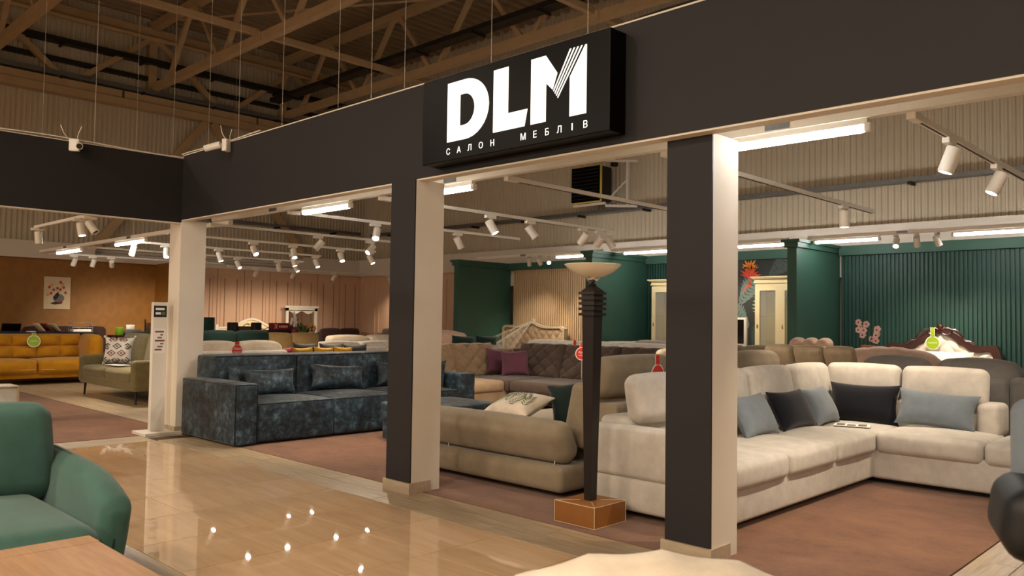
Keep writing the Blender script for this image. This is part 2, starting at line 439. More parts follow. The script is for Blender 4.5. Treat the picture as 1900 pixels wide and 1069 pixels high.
for i in range(24): link('cladding_sheet', sme, None, wb, (XL+i*1.1, YB, 0))
for i in range(20):
    o = link('cladding_sheet', sme, None, wl, (XL, -7.1+i*1.1, 0)); o.rotation_euler = (0, 0, R_(90))
# white bulkhead band that runs below the sheets
bk = struct('trim_1', MB().bb(XL, X1, 14.52, YB+.03, 2.2, 3.11), 'plaster_white')
struct('trim_2', MB().bb(XL-.03, -20.6, Y0, 6.9, 2.2, 3.0), 'plaster_white')
struct('trim_3', MB().bb(XL-.03, -20.6, 12.6, 14.52, 2.2, 3.08), 'plaster_white')
louv = struct('trim_4', MB().bb(XL-.03, XL+.0, 6.9, 12.6, 2.4, 3.0), 'plaster_white')
lm = MB().box((.02, 0, 0), (.04, 5.7, .055)).mesh('slat', None); lm.materials.append(MATS['plaster_white'])
for i in range(8): link('slat', lm, None, louv, (XL, 9.75, 2.48+i*.068))
struct('trim_5', MB().bb(-20.62, -20.42, Y0, 14.5, 2.60, 2.70), 'plaster_white')   # cornice over the wallpaper
# ---- roof deck, ribs along Y
def deck():
    p = .3; xs = []; zs = []; x = XL
    while x < X1:
        for fx, d in ((0, 0), (.4, 0), (.5, -.07), (.9, -.07)): xs.append(x+fx*p); zs.append(8.95+d)
        x += p
    n = len(xs); v = [(a, Y0, z) for a, z in zip(xs, zs)]+[(a, YB+.3, z) for a, z in zip(xs, zs)]
    return MB().add(v, [(i, i+1, n+i+1, n+i) for i in range(n-1)])
ce = struct('ceiling', deck(), 'roof_sheet')
struct('ceiling_top', MB().bb(XL-.3, X1+.2, Y0-.2, YB+.3, 9.02, 9.2), 'roof_sheet')
# ---- roof trusses along X
BZ, TZ, PN = 7.1, 8.68, 2.92
def truss(y, label):
    t = thing('roof_truss', label, 'truss', (0, y, 0), group='roof trusses')
    part('bottom_chord', MB().box(((XL+X1)/2+.2, 0, BZ), (X1-XL-.4, .16, .18)), 'truss_paint', t, smooth=None)
    part('top_chord', MB().box(((XL+X1)/2, 0, TZ), (X1-XL, .18, .2)), 'truss_paint', t, smooth=None)
    x = -19.95
    wm = None
    while x < X1-1.5:
        part('web', MB().bar((x+.12, 0, BZ), (x+PN/2-.08, 0, TZ), .1), 'truss_paint', t, smooth=None)
        part('web', MB().bar((x+PN/2+.08, 0, TZ), (x+PN-.12, 0, BZ), .1), 'truss_paint', t, smooth=None)
        x += PN
    for gx in (-15.3, -9.45):
        part('gusset', MB().box((gx, -.09, BZ), (.3, .02, .2)), 'truss_paint', t, smooth=None)
    part('end_plate', MB().box((XL+.1, 0, (BZ+TZ)/2), (.2, .2, TZ-BZ+.3)), 'truss_paint', t, smooth=None)
for y, l in ((4.55, 'tan steel roof truss over the dark shop front beam'), (8.2, 'tan steel roof truss over the middle of the furniture shop'), (11.9, 'tan steel roof truss closest to the corrugated back wall'),
             (.85, 'tan steel roof truss over the polished tile passage')): truss(y, l)
def strut(x, y0, y1, z, label, w=.12):
    solo('roof_strut', MB().bar((0, y0, z), (0, y1, z), w), 'truss_paint', label, 'strut', (x, 0, 0), smooth=None, group='roof struts')
for x in (-15.3, -9.45):
    for y0, y1, l in ((.85, 4.55, 'passage and shop front'), (4.55, 8.2, 'shop front and middle'), (8.2, 11.9, 'middle and back'), (11.9, 14.9, 'back wall and last')):
        strut(x, y0+.08, y1-.08, BZ+.1, 'horizontal square steel strut between the %s trusses, %s row' % (l, 'far' if x < -12 else 'near'))
for y0 in (4.55, 8.2):
    solo('roof_tie_rod', MB().tube((-19.5, y0+.1, TZ-.1), (-13.7, y0+3.55, TZ-.1), .03, seg=8), 'truss_paint', 'thin diagonal tie rod under the roof deck starting at the %s truss' % ('shop front' if y0 < 5 else 'middle'), 'rod', group='roof tie rods')
# cable trays beside the last truss and along the left wall
def tray(name, p0, p1, label, w=.25, h=.08, mat='galvanised', hang=None):
    t = thing(name, label, 'cable tray', (0, 0, 0), group='cable trays')
    a = Vector(p0); b = Vector(p1); d = (b-a).normalized(); s = Vector((-d.y, d.x, 0))
    part('tray_floor', MB().bar(a, b, w, .012), mat, t, smooth=None)
    for q in (-1, 1): part('side_rail', MB().bar(a+s*q*w/2+Vector((0, 0, h/2)), b+s*q*w/2+Vector((0, 0, h/2)), .012, h), mat, t, smooth=None)
    n = int((b-a).length/1.8)
    for i in range(n):
        c = a+(b-a)*(i+.5)/n; part('bracket', MB().bar(c-s*(w/2+.05)-Vector((0, 0, .03)), c+s*(w/2+.05)-Vector((0, 0, .03)), .05, .05), 'dark_steel', t, smooth=None)
    return t
tray('cable_tray', (-20.5, 11.45, 7.35), (9, 11.45, 7.35), 'dark mesh cable tray running beside the last roof truss', .3, .1, 'dark_steel')
tray('cable_tray', (-20.75, -6, 6.92), (-20.75, 14.4, 6.92), 'grey perforated cable tray on the girder of the left hall wall', .25, .1)
tray('cable_tray', (-20.75, -6, 7.7), (-20.75, 14.4, 7.7), 'black perforated cable tray high on the left hall wall', .22, .12, 'dark_steel')
tray('cable_tray', (-20.3, 14.78, 3.84), (9, 14.78, 3.84), 'grey perforated cable tray across the corrugated back wall', .2, .07)
tray('cable_tray', (-20.8, -6, 3.9), (-20.8, 14.6, 3.9), 'grey cable tray low on the corrugated left hall wall', .2, .07)
solo('roof_pipe', MB().tube((-20.7, -6, 8.35), (-20.7, 14.5, 8.35), .06), 'truss_paint', 'tan round pipe high along the left hall wall', 'pipe')
gd = thing('wall_girder', 'tan steel girder along the left hall wall under the cable tray', 'girder', (-20.82, 0, 0))
part('lower_channel', MB().bb(-.1, .16, -7, 14.7, 6.5, 6.68), 'truss_paint', gd, smooth=None)
for i in range(6): part('upper_channel', MB().bb(-.1, .1, -6.9+i*3.6, -3.36+i*3.6, 6.7, 6.88), 'truss_paint', gd, smooth=None)
solo('wall_girder', MB().bb(-.1, .12, -7, 14.7, 8.42, 8.62), 'truss_paint', 'tan steel girder just under the roof on the left hall wall', 'girder', (-20.85, 0, 0), smooth=None)
solo('wall_girt', MB().bb(-.1, .06, -7, 14.7, 7.3, 7.4), 'dark_steel', 'thin dark girt between the two girders of the left wall', 'girt', (-20.9, 0, 0), smooth=None)
def brace(y0, z0, y1, z1, label, w=.2):
    solo('wall_brace', MB().bar((0, y0, z0), (0, y1, z1), .12, w), 'truss_paint', label, 'brace', (-20.78, 0, 0), smooth=None, group='wall braces')
brace(9.62, 6.5, 6.95, 3.0, 'long diagonal steel brace on the left wall falling toward the orange wallpaper')
brace(9.8, 6.5, 12.75, 3.0, 'long diagonal steel brace on the left wall falling toward the back corner')
for i, yy in enumerate((4.3, 8.2, 12.1)):
    brace(yy, 8.4, yy-1.75, 6.95, 'short upper wall brace leaning away from the truss over the %s' % ('shop front', 'shop middle', 'shop back')[i], .13)
    brace(yy, 8.4, yy+1.75, 6.95, 'short upper wall brace leaning beyond the truss over the %s' % ('shop front', 'shop middle', 'shop back')[i], .13)
# small dark hooks left under the deck
for i, (x, y) in enumerate(((-16.5, 7.4), (-14.9, 6.9), (-13.2, 9.3), (-12.4, 9.9), (-11.9, 10.0), (-11.2, 10.6), (-14.4, 9.9), (-10.3, 11.0), (-17.4, 6.5))):
    solo('ceiling_hook', MB().path([(0, 0, 0), (0, 0, -.22), (.05, 0, -.27)], .012, 6), 'dark_steel', 'small dark wire hook hanging under the roof deck', 'hook', (x, y, 8.9), group='ceiling hooks')
# ---- shop partitions
struct('wall_orange_left', MB().bb(-20.6, -20.5, Y0, 8.3, 0, 2.62), 'orange_damask')
struct('wall_orange_return', MB().bb(-20.5, -18.9, 8.3, 8.4, 0, 2.62), 'orange_damask')
def panelled(x, y0, y1, n):
    w = struct('wall_beige_left', MB().bb(x-.1, x, y0, y1, 0, 2.62), 'panel_beige')
    p = (y1-y0)/n
    for i in range(n):
        a = y0+i*p+.12*p; b = y0+(i+1)*p-.12*p
        for q, (ya, yb, za, zb) in enumerate(((a, b, .9, .93), (a, b, 2.42, 2.45), (a, a+.03, .93, 2.42), (b-.03, b, .93, 2.42))):
            part('panel_moulding', MB().bb(x, x+.018, ya, yb, za, zb), 'panel_beige', w, smooth=None)
        for ya in (a+.14*p, b-.14*p-.02):
            part('panel_bead', MB().bb(x, x+.012, ya, ya+.02, 1.0, 2.34), 'panel_groove', w, smooth=None)
        part('panel_joint', MB().bb(x-.004, x+.006, y0+i*p-.008, y0+i*p+.008, 0, 2.62), 'panel_groove', w, smooth=None)
    return w
panelled(-20.5, 8.4, 14.5, 8)
wbb = struct('wall_beige_back', MB().bb(-20.5, -14.3, 14.5, 14.56, 0, 2.62), 'panel_beige')
for i in range(8):
    x0 = -20.35+i*.76
    for (xa, xb, za, zb) in ((x0, x0+.6, .9, .93), (x0, x0+.6, 2.42, 2.45), (x0, x0+.03, .93, 2.42), (x0+.57, x0+.6, .93, 2.42)):
        part('panel_moulding', MB().bb(xa, xb, 14.48, 14.5, za, zb), 'panel_beige', wbb, smooth=None)
struct('trim_6', MB().bb(-20.5, -14.3, 14.42, 14.54, 2.60, 2.72), 'plaster_white')
GT = 2.75
def ribwall(name, x0, x1, mat, y=14.42, z1=GT-.1, pitch=.066):
    w = struct(name, MB().bb(x0, x1, y+.03, y+.1, 0, z1), mat)
    mb = MB(); x = x0+.02
    while x < x1-.03: mb.bb(x, x+pitch*.55, y, y+.035, 0, z1); x += pitch
    part('rib_cladding', mb, mat, w, smooth=None, kind='stuff')
ribwall('wall_beige_ribbed', -13.95, -10.18, 'beige_ribs')
ribwall('wall_green_ribbed', -9.95, -8.9, 'green_ribs')
ribwall('wall_green_ribbed_right', -5.82, 2.2, 'green_ribs')
struct('wall_mural', MB().bb(-8.9, -6.1, 14.42, 14.5, 0, GT-.16), 'mural_dark')
for n_, (xa, xb) in enumerate(((-14.1, -10.18), (-9.95, -6.1), (-5.82, 2.2))):
    struct('trim_%d' % (7+n_), MB().bb(xa, xb, 14.34, 14.5, GT-.17, GT), 'green_paint')
def gpart(name, x, y0):
    w = struct(name, MB().bb(x-.08, x+.08, y0, 14.5, 0, GT-.03), 'green_paint')
    part('cap_moulding', MB().bb(x-.16, x+.16, y0-.07, 14.5, GT-.05, GT).bb(x-.12, x+.12, y0-.04, 14.5, GT-.13, GT-.05), 'green_paint', w, smooth=None)
gpart('wall_green_partition_left', -14.2, 12.75); gpart('wall_green_partition_middle', -10.06, 12.55); gpart('wall_green_partition_right', -5.95, 12.75)
# ---- shop front: dark beams and columns
bm_ = struct('wall_facade_beam', MB().bb(XC, 8, YF, YF+.05, 2.452, 3.19), 'facade_grey')
part('back_lining', MB().bb(XC, 8, YF+.05, YF+.1, 2.455, 3.19), 'column_white', bm_, smooth=None)
part('bottom_edge', MB().bb(XC, 8, YF+.004, YF+.1, 2.44, 2.452), 'column_white', bm_, smooth=None)
part('top_edge', MB().bb(XC, 8, YF-.004, YF+.1, 3.19, 3.2), 'column_white', bm_, smooth=None)
bl_ = struct('wall_facade_beam_wing', MB().bb(XC-.05, XC, Y0, YF, 2.42, 3.16), 'facade_grey')
part('back_lining', MB().bb(XC-.1, XC-.05, Y0, YF+.05, 2.42, 3.16), 'column_white', bl_, smooth=None)
part('bottom_edge', MB().bb(XC-.1, XC-.004, Y0, YF, 2.408, 2.42), 'column_white', bl_, smooth=None)
part('top_edge', MB().bb(XC-.1, XC+.004, Y0, YF, 3.16, 3.168), 'column_white', bl_, smooth=None)
def column(x, y, front, label):
    c = thing('column', label, 'column', (x, y, 0), group='shop front columns')
    part('shaft', MB().bb(-.3, 0, .012, .3, 0, 2.45), 'column_white', c, smooth=None)
    if front: part('dark_face', MB().bb(-.302, .0, -.0, .012, 0, 2.45), 'facade_grey', c, smooth=None)
    else: part('front_face', MB().bb(-.3, 0, -.0, .012, 0, 2.44), 'column_white', c, smooth=None)
    part('skirting', MB().bb(-.32, .015, -.018, 0, 0, .085), 'skirting_tile', c, smooth=None)
    part('skirting', MB().bb(0, .015, 0, .2, 0, .085), 'skirting_tile', c, smooth=None)
    return c
column(-4.93, 3.98, True, 'square column with dark front face beside the beige sofa and the velvet sofa')
column(-2.385, 4.09, True, 'square column with dark front face between the floor lamp and the light corner sofa')
column(XC, YF, False, 'white square column at the inner corner of the two dark beams')
column(3.0, 4.0, True, 'square column with dark front face at the far right end of the shop front')
# ---- sign box
sg = thing('shop_sign', 'black light box shop sign with glowing white letters on the dark beam', 'sign', (0, 0, 0))
SX0, SX1, SZ0, SZ1, SY = -4.68, -2.93, 2.50, 3.13, 3.84
part('box', MB().rb(((SX0+SX1)/2, (SY+YF)/2, (SZ0+SZ1)/2), (SX1-SX0, YF-SY, SZ1-SZ0), .006, k=1), 'black_gloss', sg, smooth=None)
def lettermap(poly, x0, w, z0=2.635, h=.43): return [(x0+u*w, z0+v*h) for u, v in poly]
LT = {}
def put(poly, x0, w):
    mb = MB(); mb.prism(lettermap(poly, x0, w)[::-1], .004, 'xz', SY-.004); LT.setdefault(x0, MB()).add(np.vstack(mb.v), mb.f)
# D as quads strips
outer = [(0, 0), (0, 1), (.45, 1)]+[(.45+.55*math.sin(t), .5+.5*math.cos(t)) for t in np.linspace(.12, math.pi-.12, 15)]+[(.45, 0)]
inner = [(.315, .24), (.315, .76), (.42, .76)]+[(.42+.245*math.sin(t), .5+.26*math.cos(t)) for t in np.linspace(.12, math.pi-.12, 15)]+[(.42, .24)]
for i in range(len(outer)):
    j = (i+1) % len(outer); put([outer[i], outer[j], inner[j], inner[i]], -4.4, .43)
put([(0, 0), (0, 1), (.44, 1), (.44, 0)], -3.925, .32); put([(.44, 0), (.44, .26), (1, .26), (.92, 0)], -3.925, .32)
put([(0, 0), (0, .62), (.284, .58), (.284, 0)], -3.575, .465); put([(0, .62), (0, 1), (.274, 1), (.488, .693), (.405, .46), (.284, .58)], -3.575, .465)
put([(.713, 0), (.713, .583), (.975, 1), (1, 1), (1, 0)], -3.575, .465)
for i in range(4):
    a, b = i/4+.075, (i+1)/4-.085
    P = lambda t: (.41+.1*t, .45-.15*t); T = lambda t: (.69+.26*t, 1)
    put([P(a), T(a), T(b), P(b)], -3.575, .465)

for k_ in LT: part('letter', LT[k_], 'sign_white', sg, 'glowing white letter '+{-4.4: 'D', -3.925: 'L', -3.575: 'M with diagonal stripes'}[k_], smooth=None, kind='stuff' if k_ == -3.575 else None)
for s_, xa, xb in (('САЛОН', -4.385, -3.93), ('МЕБЛІВ', -3.64, -3.115)):
    for i, ch in enumerate(s_): part('small_letter', MB().bb(xa+(xb-xa)*i/(len(s_)-1)-.004, xa+(xb-xa)*i/(len(s_)-1)+.004, SY-.004, SY-.002, 2.545, 2.590) if ch == 'І' else glyph(MB(), ch, .062, .001, (xa+(xb-xa)*i/(len(s_)-1), SY-.003, 2.545), (90, 0, 0), 'CENTER'), 'sign_white', sg, smooth=None)
# ---- security cameras and cable on the beams
def cctv(loc, rz, label):
    t = thing('security_camera', label, 'camera', loc, rz, 'security cameras')
    part('mount', MB().rb((0, 0, 0), (.1, .06, .13), .012), 'plastic_white', t)
    part('arm', MB().tube((.02, -.02, .0), (.06, -.1, -.02), .018), 'plastic_white', t)
    b = part('body', MB().tube((.05, -.04, -.0), (.09, -.2, -.045), .038, .034, seg=16), 'plastic_white', t)
    part('lens', MB().tube((.0895, -.198, -.0445), (.0905, -.203, -.046), .028, seg=16), 'lens_black', b)
    for q in (-1, 1): part('cable_tail', MB().path([(-.02+q*.04, 0, .06), (-.03+q*.07, -.03, .12), (-.03+q*.1, -.03, .2)], .004, 6), 'plastic_white', t)
cctv((-9.16, 2.83, 3.12), 60, 'white bullet security camera on the side beam of the left wing')
cctv((-8.06, 3.96, 3.15), -60, 'white bullet security camera on the main beam left of the sign')
def cable(pts, label, r=.006): solo('cable', MB().path(pts, r, 6), 'plastic_white', label, 'cable')
cable([(-9.185, y, 3.18+.012*math.sin(y*3)) for y in np.linspace(-1, 4, 22)], 'white cable lying along the top of the side beam')
cable([(x, 3.985, 3.205+.008*math.sin(x*4)) for x in np.linspace(-9.2, -7.4, 10)], 'white cable lying along the top of the main beam left of the sign')
solo('hose', MB().path([(x, 4.35, 3.3+.06*math.sin(x*1.7)) for x in np.linspace(-6.6, -1.2, 30)], .02, 8), 'dark_steel', 'sagging dark hose above the sign behind the beam', 'hose')
# ================================================================== LIGHTING FITTINGS
RZ = 2.5
def batten(x0, x1, y, z, label, group, em='led_white'):
    t = thing('led_batten', label, 'light', ((x0+x1)/2, y, z), 0, group); h = (x1-x0)/2
    part('housing', MB().bb(-h, h, -.022, .022, -.006, .03), 'track_white', t, smooth=None)
    part('diffuser', MB().rb((0, 0, -.026), (2*h-.03, .05, .046), .02), em, t)
    for q in (-1, 1): part('end_cap', MB().rb((q*(h+.0), 0, -.022), (.04, .052, .05), .01), 'plastic_white', t)
def rail(x0, x1, y, z, label):
    t = thing('light_rail', label, 'rail', ((x0+x1)/2, y, z), 0, 'suspended light rails')
    part('profile', MB().bb(-(x1-x0)/2, (x1-x0)/2, -.03, .03, .03, .085), 'track_white', t, smooth=None)
    n = int((x1-x0)/3)
    for i in range(n): part('joiner', MB().bb(-(x1-x0)/2+3*(i+.5)-.08, -(x1-x0)/2+3*(i+.5)+.08, -.034, .034, .04, .08), 'galvanised', t, smooth=None)
rail(-9.75, 8, 4.65, RZ, 'long white light rail hung just behind the dark beam')
rail(-17.6, -9.8, 4.9, RZ, 'white light rail reaching over the mustard sofa in the left wing')
for x0, x1, l in ((-2.75, -1.72, 'long bright LED batten beside the column and the light corner sofa'), (-5.95, -4.98, 'bright LED batten partly behind the sign column'),
                  (-7.66, -6.78, 'bright LED batten over the velvet sofa'), (.4, 1.4, 'bright LED batten at the right end of the front rail')):
    batten(x0, x1, 4.65, RZ, l, 'LED battens')
for x0, x1, l in ((-16.6, -15.3, 'bright LED batten over the mustard sofa'), (-13.7, -12.5, 'bright LED batten over the olive loveseat')): batten(x0, x1, 4.9, RZ, l, 'LED battens')
rail(-13.9, -10.2, 13.15, 2.74, 'white light rail in front of the beige ribbed wall')
rail(-9.95, -6.2, 13.15, 2.74, 'white light rail in front of the tropical mural')
rail(-5.85, 2, 13.15, 2.74, 'white light rail in front of the right green ribbed wall')
for x0, x1, l in ((-11.44, -10.5, 'cool LED batten over the film covered bed'), (-9.65, -8.55, 'cool LED batten over the cream cabinet by the green partition'), (-7.15, -6.25, 'cool LED batten over the tropical mural'),
                  (-5.74, -4.7, 'cool LED batten over the pink sofa by the green wall'), (-3.64, -2.5, 'cool LED batten over the carved headboard bed'), (-1.6, -.5, 'cool LED batten at the far right of the green ribbed wall')):
    batten(x0, x1, 13.15, 2.74, l, 'LED battens')
# battens of the opposite shop, over the passage side
rail(-9, 6, .2, 2.9, 'white light rail over the opposite shop')
for i in range(6): batten(-8.4+i*2.3, -7.0+i*2.3, .2, 2.9, 'LED batten on the rail over the opposite shop', 'LED battens of the opposite shop', 'led_opposite')
def lamp_dir(d):
    d = Vector(d).normalized(); return d
spot_body = {}
def spotlight(x, y, z, d, label, on=True, power=1.0, size=1.0, group='track spotlights'):
    t = thing('track_spotlight', label, 'spotlight', (x, y, z), 0, group)
    part('adapter', MB().rb((0, 0, -.018), (.045, .15, .036), .006, k=1), 'track_white', t, smooth=None)
    part('stem', MB().tube((0, .02, -.03), (0, .02, -.085), .008, seg=8), 'track_white', t)
    d = Vector(d).normalized(); c = np.array((0, .02, -.12)); dv = np.array(d)
    r, L = .047*size, .16*size
    b = part('can', MB().lathe([(r*.94, -L*.45), (r, -L*.43), (r, L*.55), (r*.82, L*.55), (r*.8, L*.47)], c, 16, d), 'track_white', t)
    part('lens', MB().lathe([(r*.8, L*.46), (r*.8, L*.48)], c, 16, d), 'spot_face' if on else 'lens_black', b)
    if on:
        ld = bpy.data.lights.new('spot', 'SPOT'); ld.energy = SPOT_W*power; ld.color = WARM; ld.spot_size = R_(78); ld.spot_blend = .85; ld.shadow_soft_size = .035
        lo = bpy.data.objects.new('spot_beam', ld); COL.objects.link(lo); lo.parent = t
        lo.location = Vector(c)+d*(L*.62); lo.rotation_euler = Vector((0, 0, -1)).rotation_difference(d).to_euler()
def track(x, y0, y1, label):
    t = thing('spot_track', label, 'track', (x, (y0+y1)/2, RZ), 0, 'ceiling spot tracks'); h = (y1-y0)/2
    part('profile', MB().bb(-.018, .018, -h, h, .0, .035), 'track_white', t, smooth=None)
    part('slot', MB().bb(-.006, .006, -h+.02, h-.02, -.003, 0.001), 'dark_steel', t, smooth=None)
    part('feed', MB().rb((0, -h+.06, .015), (.05, .14, .045), .006, k=1), 'track_white', t, smooth=None)
TR = [(-1.5, 4.68, 8.45, 'over the aisle end of the light corner sofa', [(5.36, (-.35, -.1, -1), 1), (6.44, (-.45, -.25, -1), 1), (7.44, (-.5, .3, -1), 1)]),
      (-3.1, 4.68, 8.48, 'over the light corner sofa', [(7.75, (0, 0, -1), 1)]),
      (-4.62, 4.68, 8.45, 'over the olive beige sofa', [(7.6, (.2, .3, -1), 1)]),
      (-6.33, 4.68, 8.4, 'over the tufted brown corner sofa', [(5.0, (-.6, -.1, -1), 1), (6.17, (.5, .3, -1), 1), (6.81, (.5, .6, -1), 1), (7.77, (-.75, -.2, -1), 1), (8.1, (-1.5, .5, -1), 1), (8.3, (.35, .5, -1), 1)]),
      (-8.0, 4.68, 8.38, 'over the dark blue velvet sofa', [(5.85, (.6, -.6, -1), 1), (7.19, (.1, .6, -1), 1)]),
      (-9.9, 4.68, 8.4, 'over the cream armchair', [(6.26, (-.5, -.7, -1), 0), (7.15, (.1, -1.1, -1), 1)]),
      (-11.6, 4.95, 8.5, 'over the row of cushions', [(6.18, (.8, .05, -1), 1), (6.87, (.55, -.1, -1), 1), (7.77, (.6, -.05, -1), 1), (8.38, (.5, .3, -1), 1)]),
      (-13.35, 4.95, 8.5, 'over the olive loveseat', [(5.02, (.15, -.3, -1), 1), (5.55, (.5, -.2, -1), 1), (6.47, (.3, .2, -1), 1), (7.91, (.25, .2, -1), 1), (8.39, (.5, .2, -1), 1)]),
      (-15.1, 4.95, 9.2, 'over the tan leather sofa', [(7.0, (-.6, -.5, -1), 1), (7.71, (.6, .2, -1), 1), (8.6, (-.5, .5, -1), 1), (9.0, (.5, .4, -1), 1)]),
      (-17.3, 4.95, 8.5, 'by the orange wallpaper', [(5.4, (-.5, -.2, -1), 0), (5.75, (-.3, -.2, -1), 0), (6.1, (-1.3, .5, -1), 1), (7.6, (-1.3, .15, -1), 1)]),
      (-17.9, 8.9, 14.0, 'by the beige panelled wall', [(9.6, (-1.3, .1, -1), 1), (10.6, (-1.3, .2, -1), 1), (11.8, (-1.3, .1, -1), 1), (13.6, (-.6, .9, -1), 1)])]
for x, y0, y1, l, sp in TR:
    track(x, y0, y1, 'thin white spot track '+l)
    for k_, (y, d, on) in enumerate(sp): spotlight(x, y, RZ, d, ('only spotlight' if len(sp) == 1 else ('first', 'second', 'third', 'fourth', 'fifth', 'sixth')[k_]+' spotlight from front rail')+' on track '+l+('' if on else ', unlit'), bool(on), 1.7 if x == -17.3 else 1)
# left wing cross track
t = thing('spot_track', 'short white cross track under the side beam of the left wing', 'track', (-11.3, 3.33, RZ), 0, 'ceiling spot tracks')
part('profile', MB().bb(-.95, 1.3, -.018, .018, 0, .035), 'track_white', t, smooth=None)
spotlight(-12.15, 3.33, RZ, (0, .1, -1), 'white cylindrical spotlight at the unlit end of the short cross track', False)
spotlight(-10.5, 3.33, RZ, (.25, .1, -1), 'lit white spotlight on the short cross track')
spotlight(-10.15, 3.33, RZ, (.6, .5, -1), 'white spotlight tucked under the side beam', False)
for x, d, l in ((-12.25, (-.4, .5, -1), 'aimed left at the film covered bed'), (-11.95, (.25, .55, -1), 'aimed at the ribs'), (-11.68, (1.3, -1.1, -1), 'aimed at the long white sofa')): spotlight(x, 13.15, 2.765, d, 'white spotlight on the beige ribbed wall rail '+l)
for x, dx in ((-4.45, -.35), (-4.15, .05), (-3.86, .4)): spotlight(x, 13.15, 2.765, (.2, -1.1, -1.3) if dx < 0 else (dx-.15, .5, -1), 'white spotlight before the right green ribbed wall, '+('aimed at the pink channelled sofa' if dx < 0 else 'pointing down' if dx < .1 else 'tilted away from the partition'))
spotlight(-8.2, 13.15, 2.765, (.6, .7, -1), 'white spotlight on the rail in front of the tropical mural')
for x, y in ((-4.25, .2), (-1.95, .2), (-6.55, .2)): spotlight(x, y, 2.93, (-.1, .25, -1), 'white spotlight on the rail over the opposite shop', power=.8, group='spotlights of the opposite shop')
# suspension wires of the rails
for i, x in enumerate((-13.0, -11.63, -10.5, -9.17, -8.15, -7.04, -6.47, -5.95, -4.79, -3.76, -1.46)):
    yy = 4.65 if x > -9.8 else 4.9
    solo('suspension_wire', MB().tube((0, 0, RZ+.08), (0, 0, 8.9), .0019, seg=5), 'white_paint', 'thin steel wire that hangs the light rail from the roof', 'wire', (x, yy, 0), group='suspension wires')
for x, y in ((-17.9, 9.0), (-17.9, 13.8), (-12.1, 3.33), (-10.1, 3.33)):
    solo('suspension_wire', MB().tube((0, 0, RZ+.03), (0, 0, 8.9), .0019, seg=5), 'white_paint', 'thin steel wire that hangs a spot track from the roof', 'wire', (x, y, 0), group='track suspension wires')
# fan heater on the back wall
fh = thing('fan_heater', 'black louvred fan heater on a white bracket on the corrugated wall', 'heater', (-11.35, 14.25, 4.4), 0)
part('casing', MB().rb((0, .0, 0), (.82, .42, .8), .05), 'black_matte', fh)
part('front_frame', MB().rb((-.0, -.2, 0), (.86, .06, .84), .03, k=1), 'yellow_back', fh, 'tan outer rim')
part('grille', MB().bb(-.4, .4, -.245, -.22, -.39, .39), 'black_gloss', fh, smooth=None)
for i in range(9): part('louvre', MB().box((0, -.25, -.32+i*.08), (.76, .05, .012), (30, 0, 0)), 'black_matte', fh, smooth=None)
br = part('bracket', MB().bar((.45, -.1, .5), (.95, .4, .5), .05).bar((.45, -.1, -.5), (.95, .4, -.5), .05).bar((.8, .25, .5), (.8, .25, -.5), .05).bar((.5, -.05, -.35), (.8, .25, .1), .03), 'white_paint', fh, smooth=None)
part('bracket', MB().bar((-.45, -.1, -.44), (.45, -.1, -.44), .05), 'white_paint', fh, smooth=None)
solo('wall_duct', MB().bb(-.06, .06, -.06, .06, 0, 3.3), 'dark_steel', 'vertical dark cable duct above the fan heater', 'duct', (-11.15, 14.8, 4.9), smooth=None)

# unseen lamps behind the camera, added as fill light for hall and trusses
for i, (x, y) in enumerate(((-13, -4), (-7, -4), (-1, -4), (5, -4), (-13, -8.5), (-7, -8.5), (-1, -8.5), (5, -8.5))):
    t = thing('hall_fill_lamp', 'round fill lamp added under the hall roof, out of view on the near side', 'lamp', (x, y, 6.3), 0, 'added hall fill lamps')
    part('reflector', MB().lathe([(.25, 0), (.22, .12), (.1, .26), (.08, .3)], seg=24), 'galvanised', t)
    part('lens', MB().lathe([(.0005, .02), (.22, .02)], seg=24), 'glass_bowl', t)
    part('rod', MB().tube((0, 0, .3), (0, 0, 2.6), .012), 'galvanised', t)
    ld = bpy.data.lights.new('bay', 'AREA'); ld.shape = 'DISK'; ld.size = .44; ld.energy = HALL_W; ld.color = WARM
    lo = bpy.data.objects.new('hall_fill_light', ld); COL.objects.link(lo); lo.parent = t; lo.location = (0, 0, -.01)
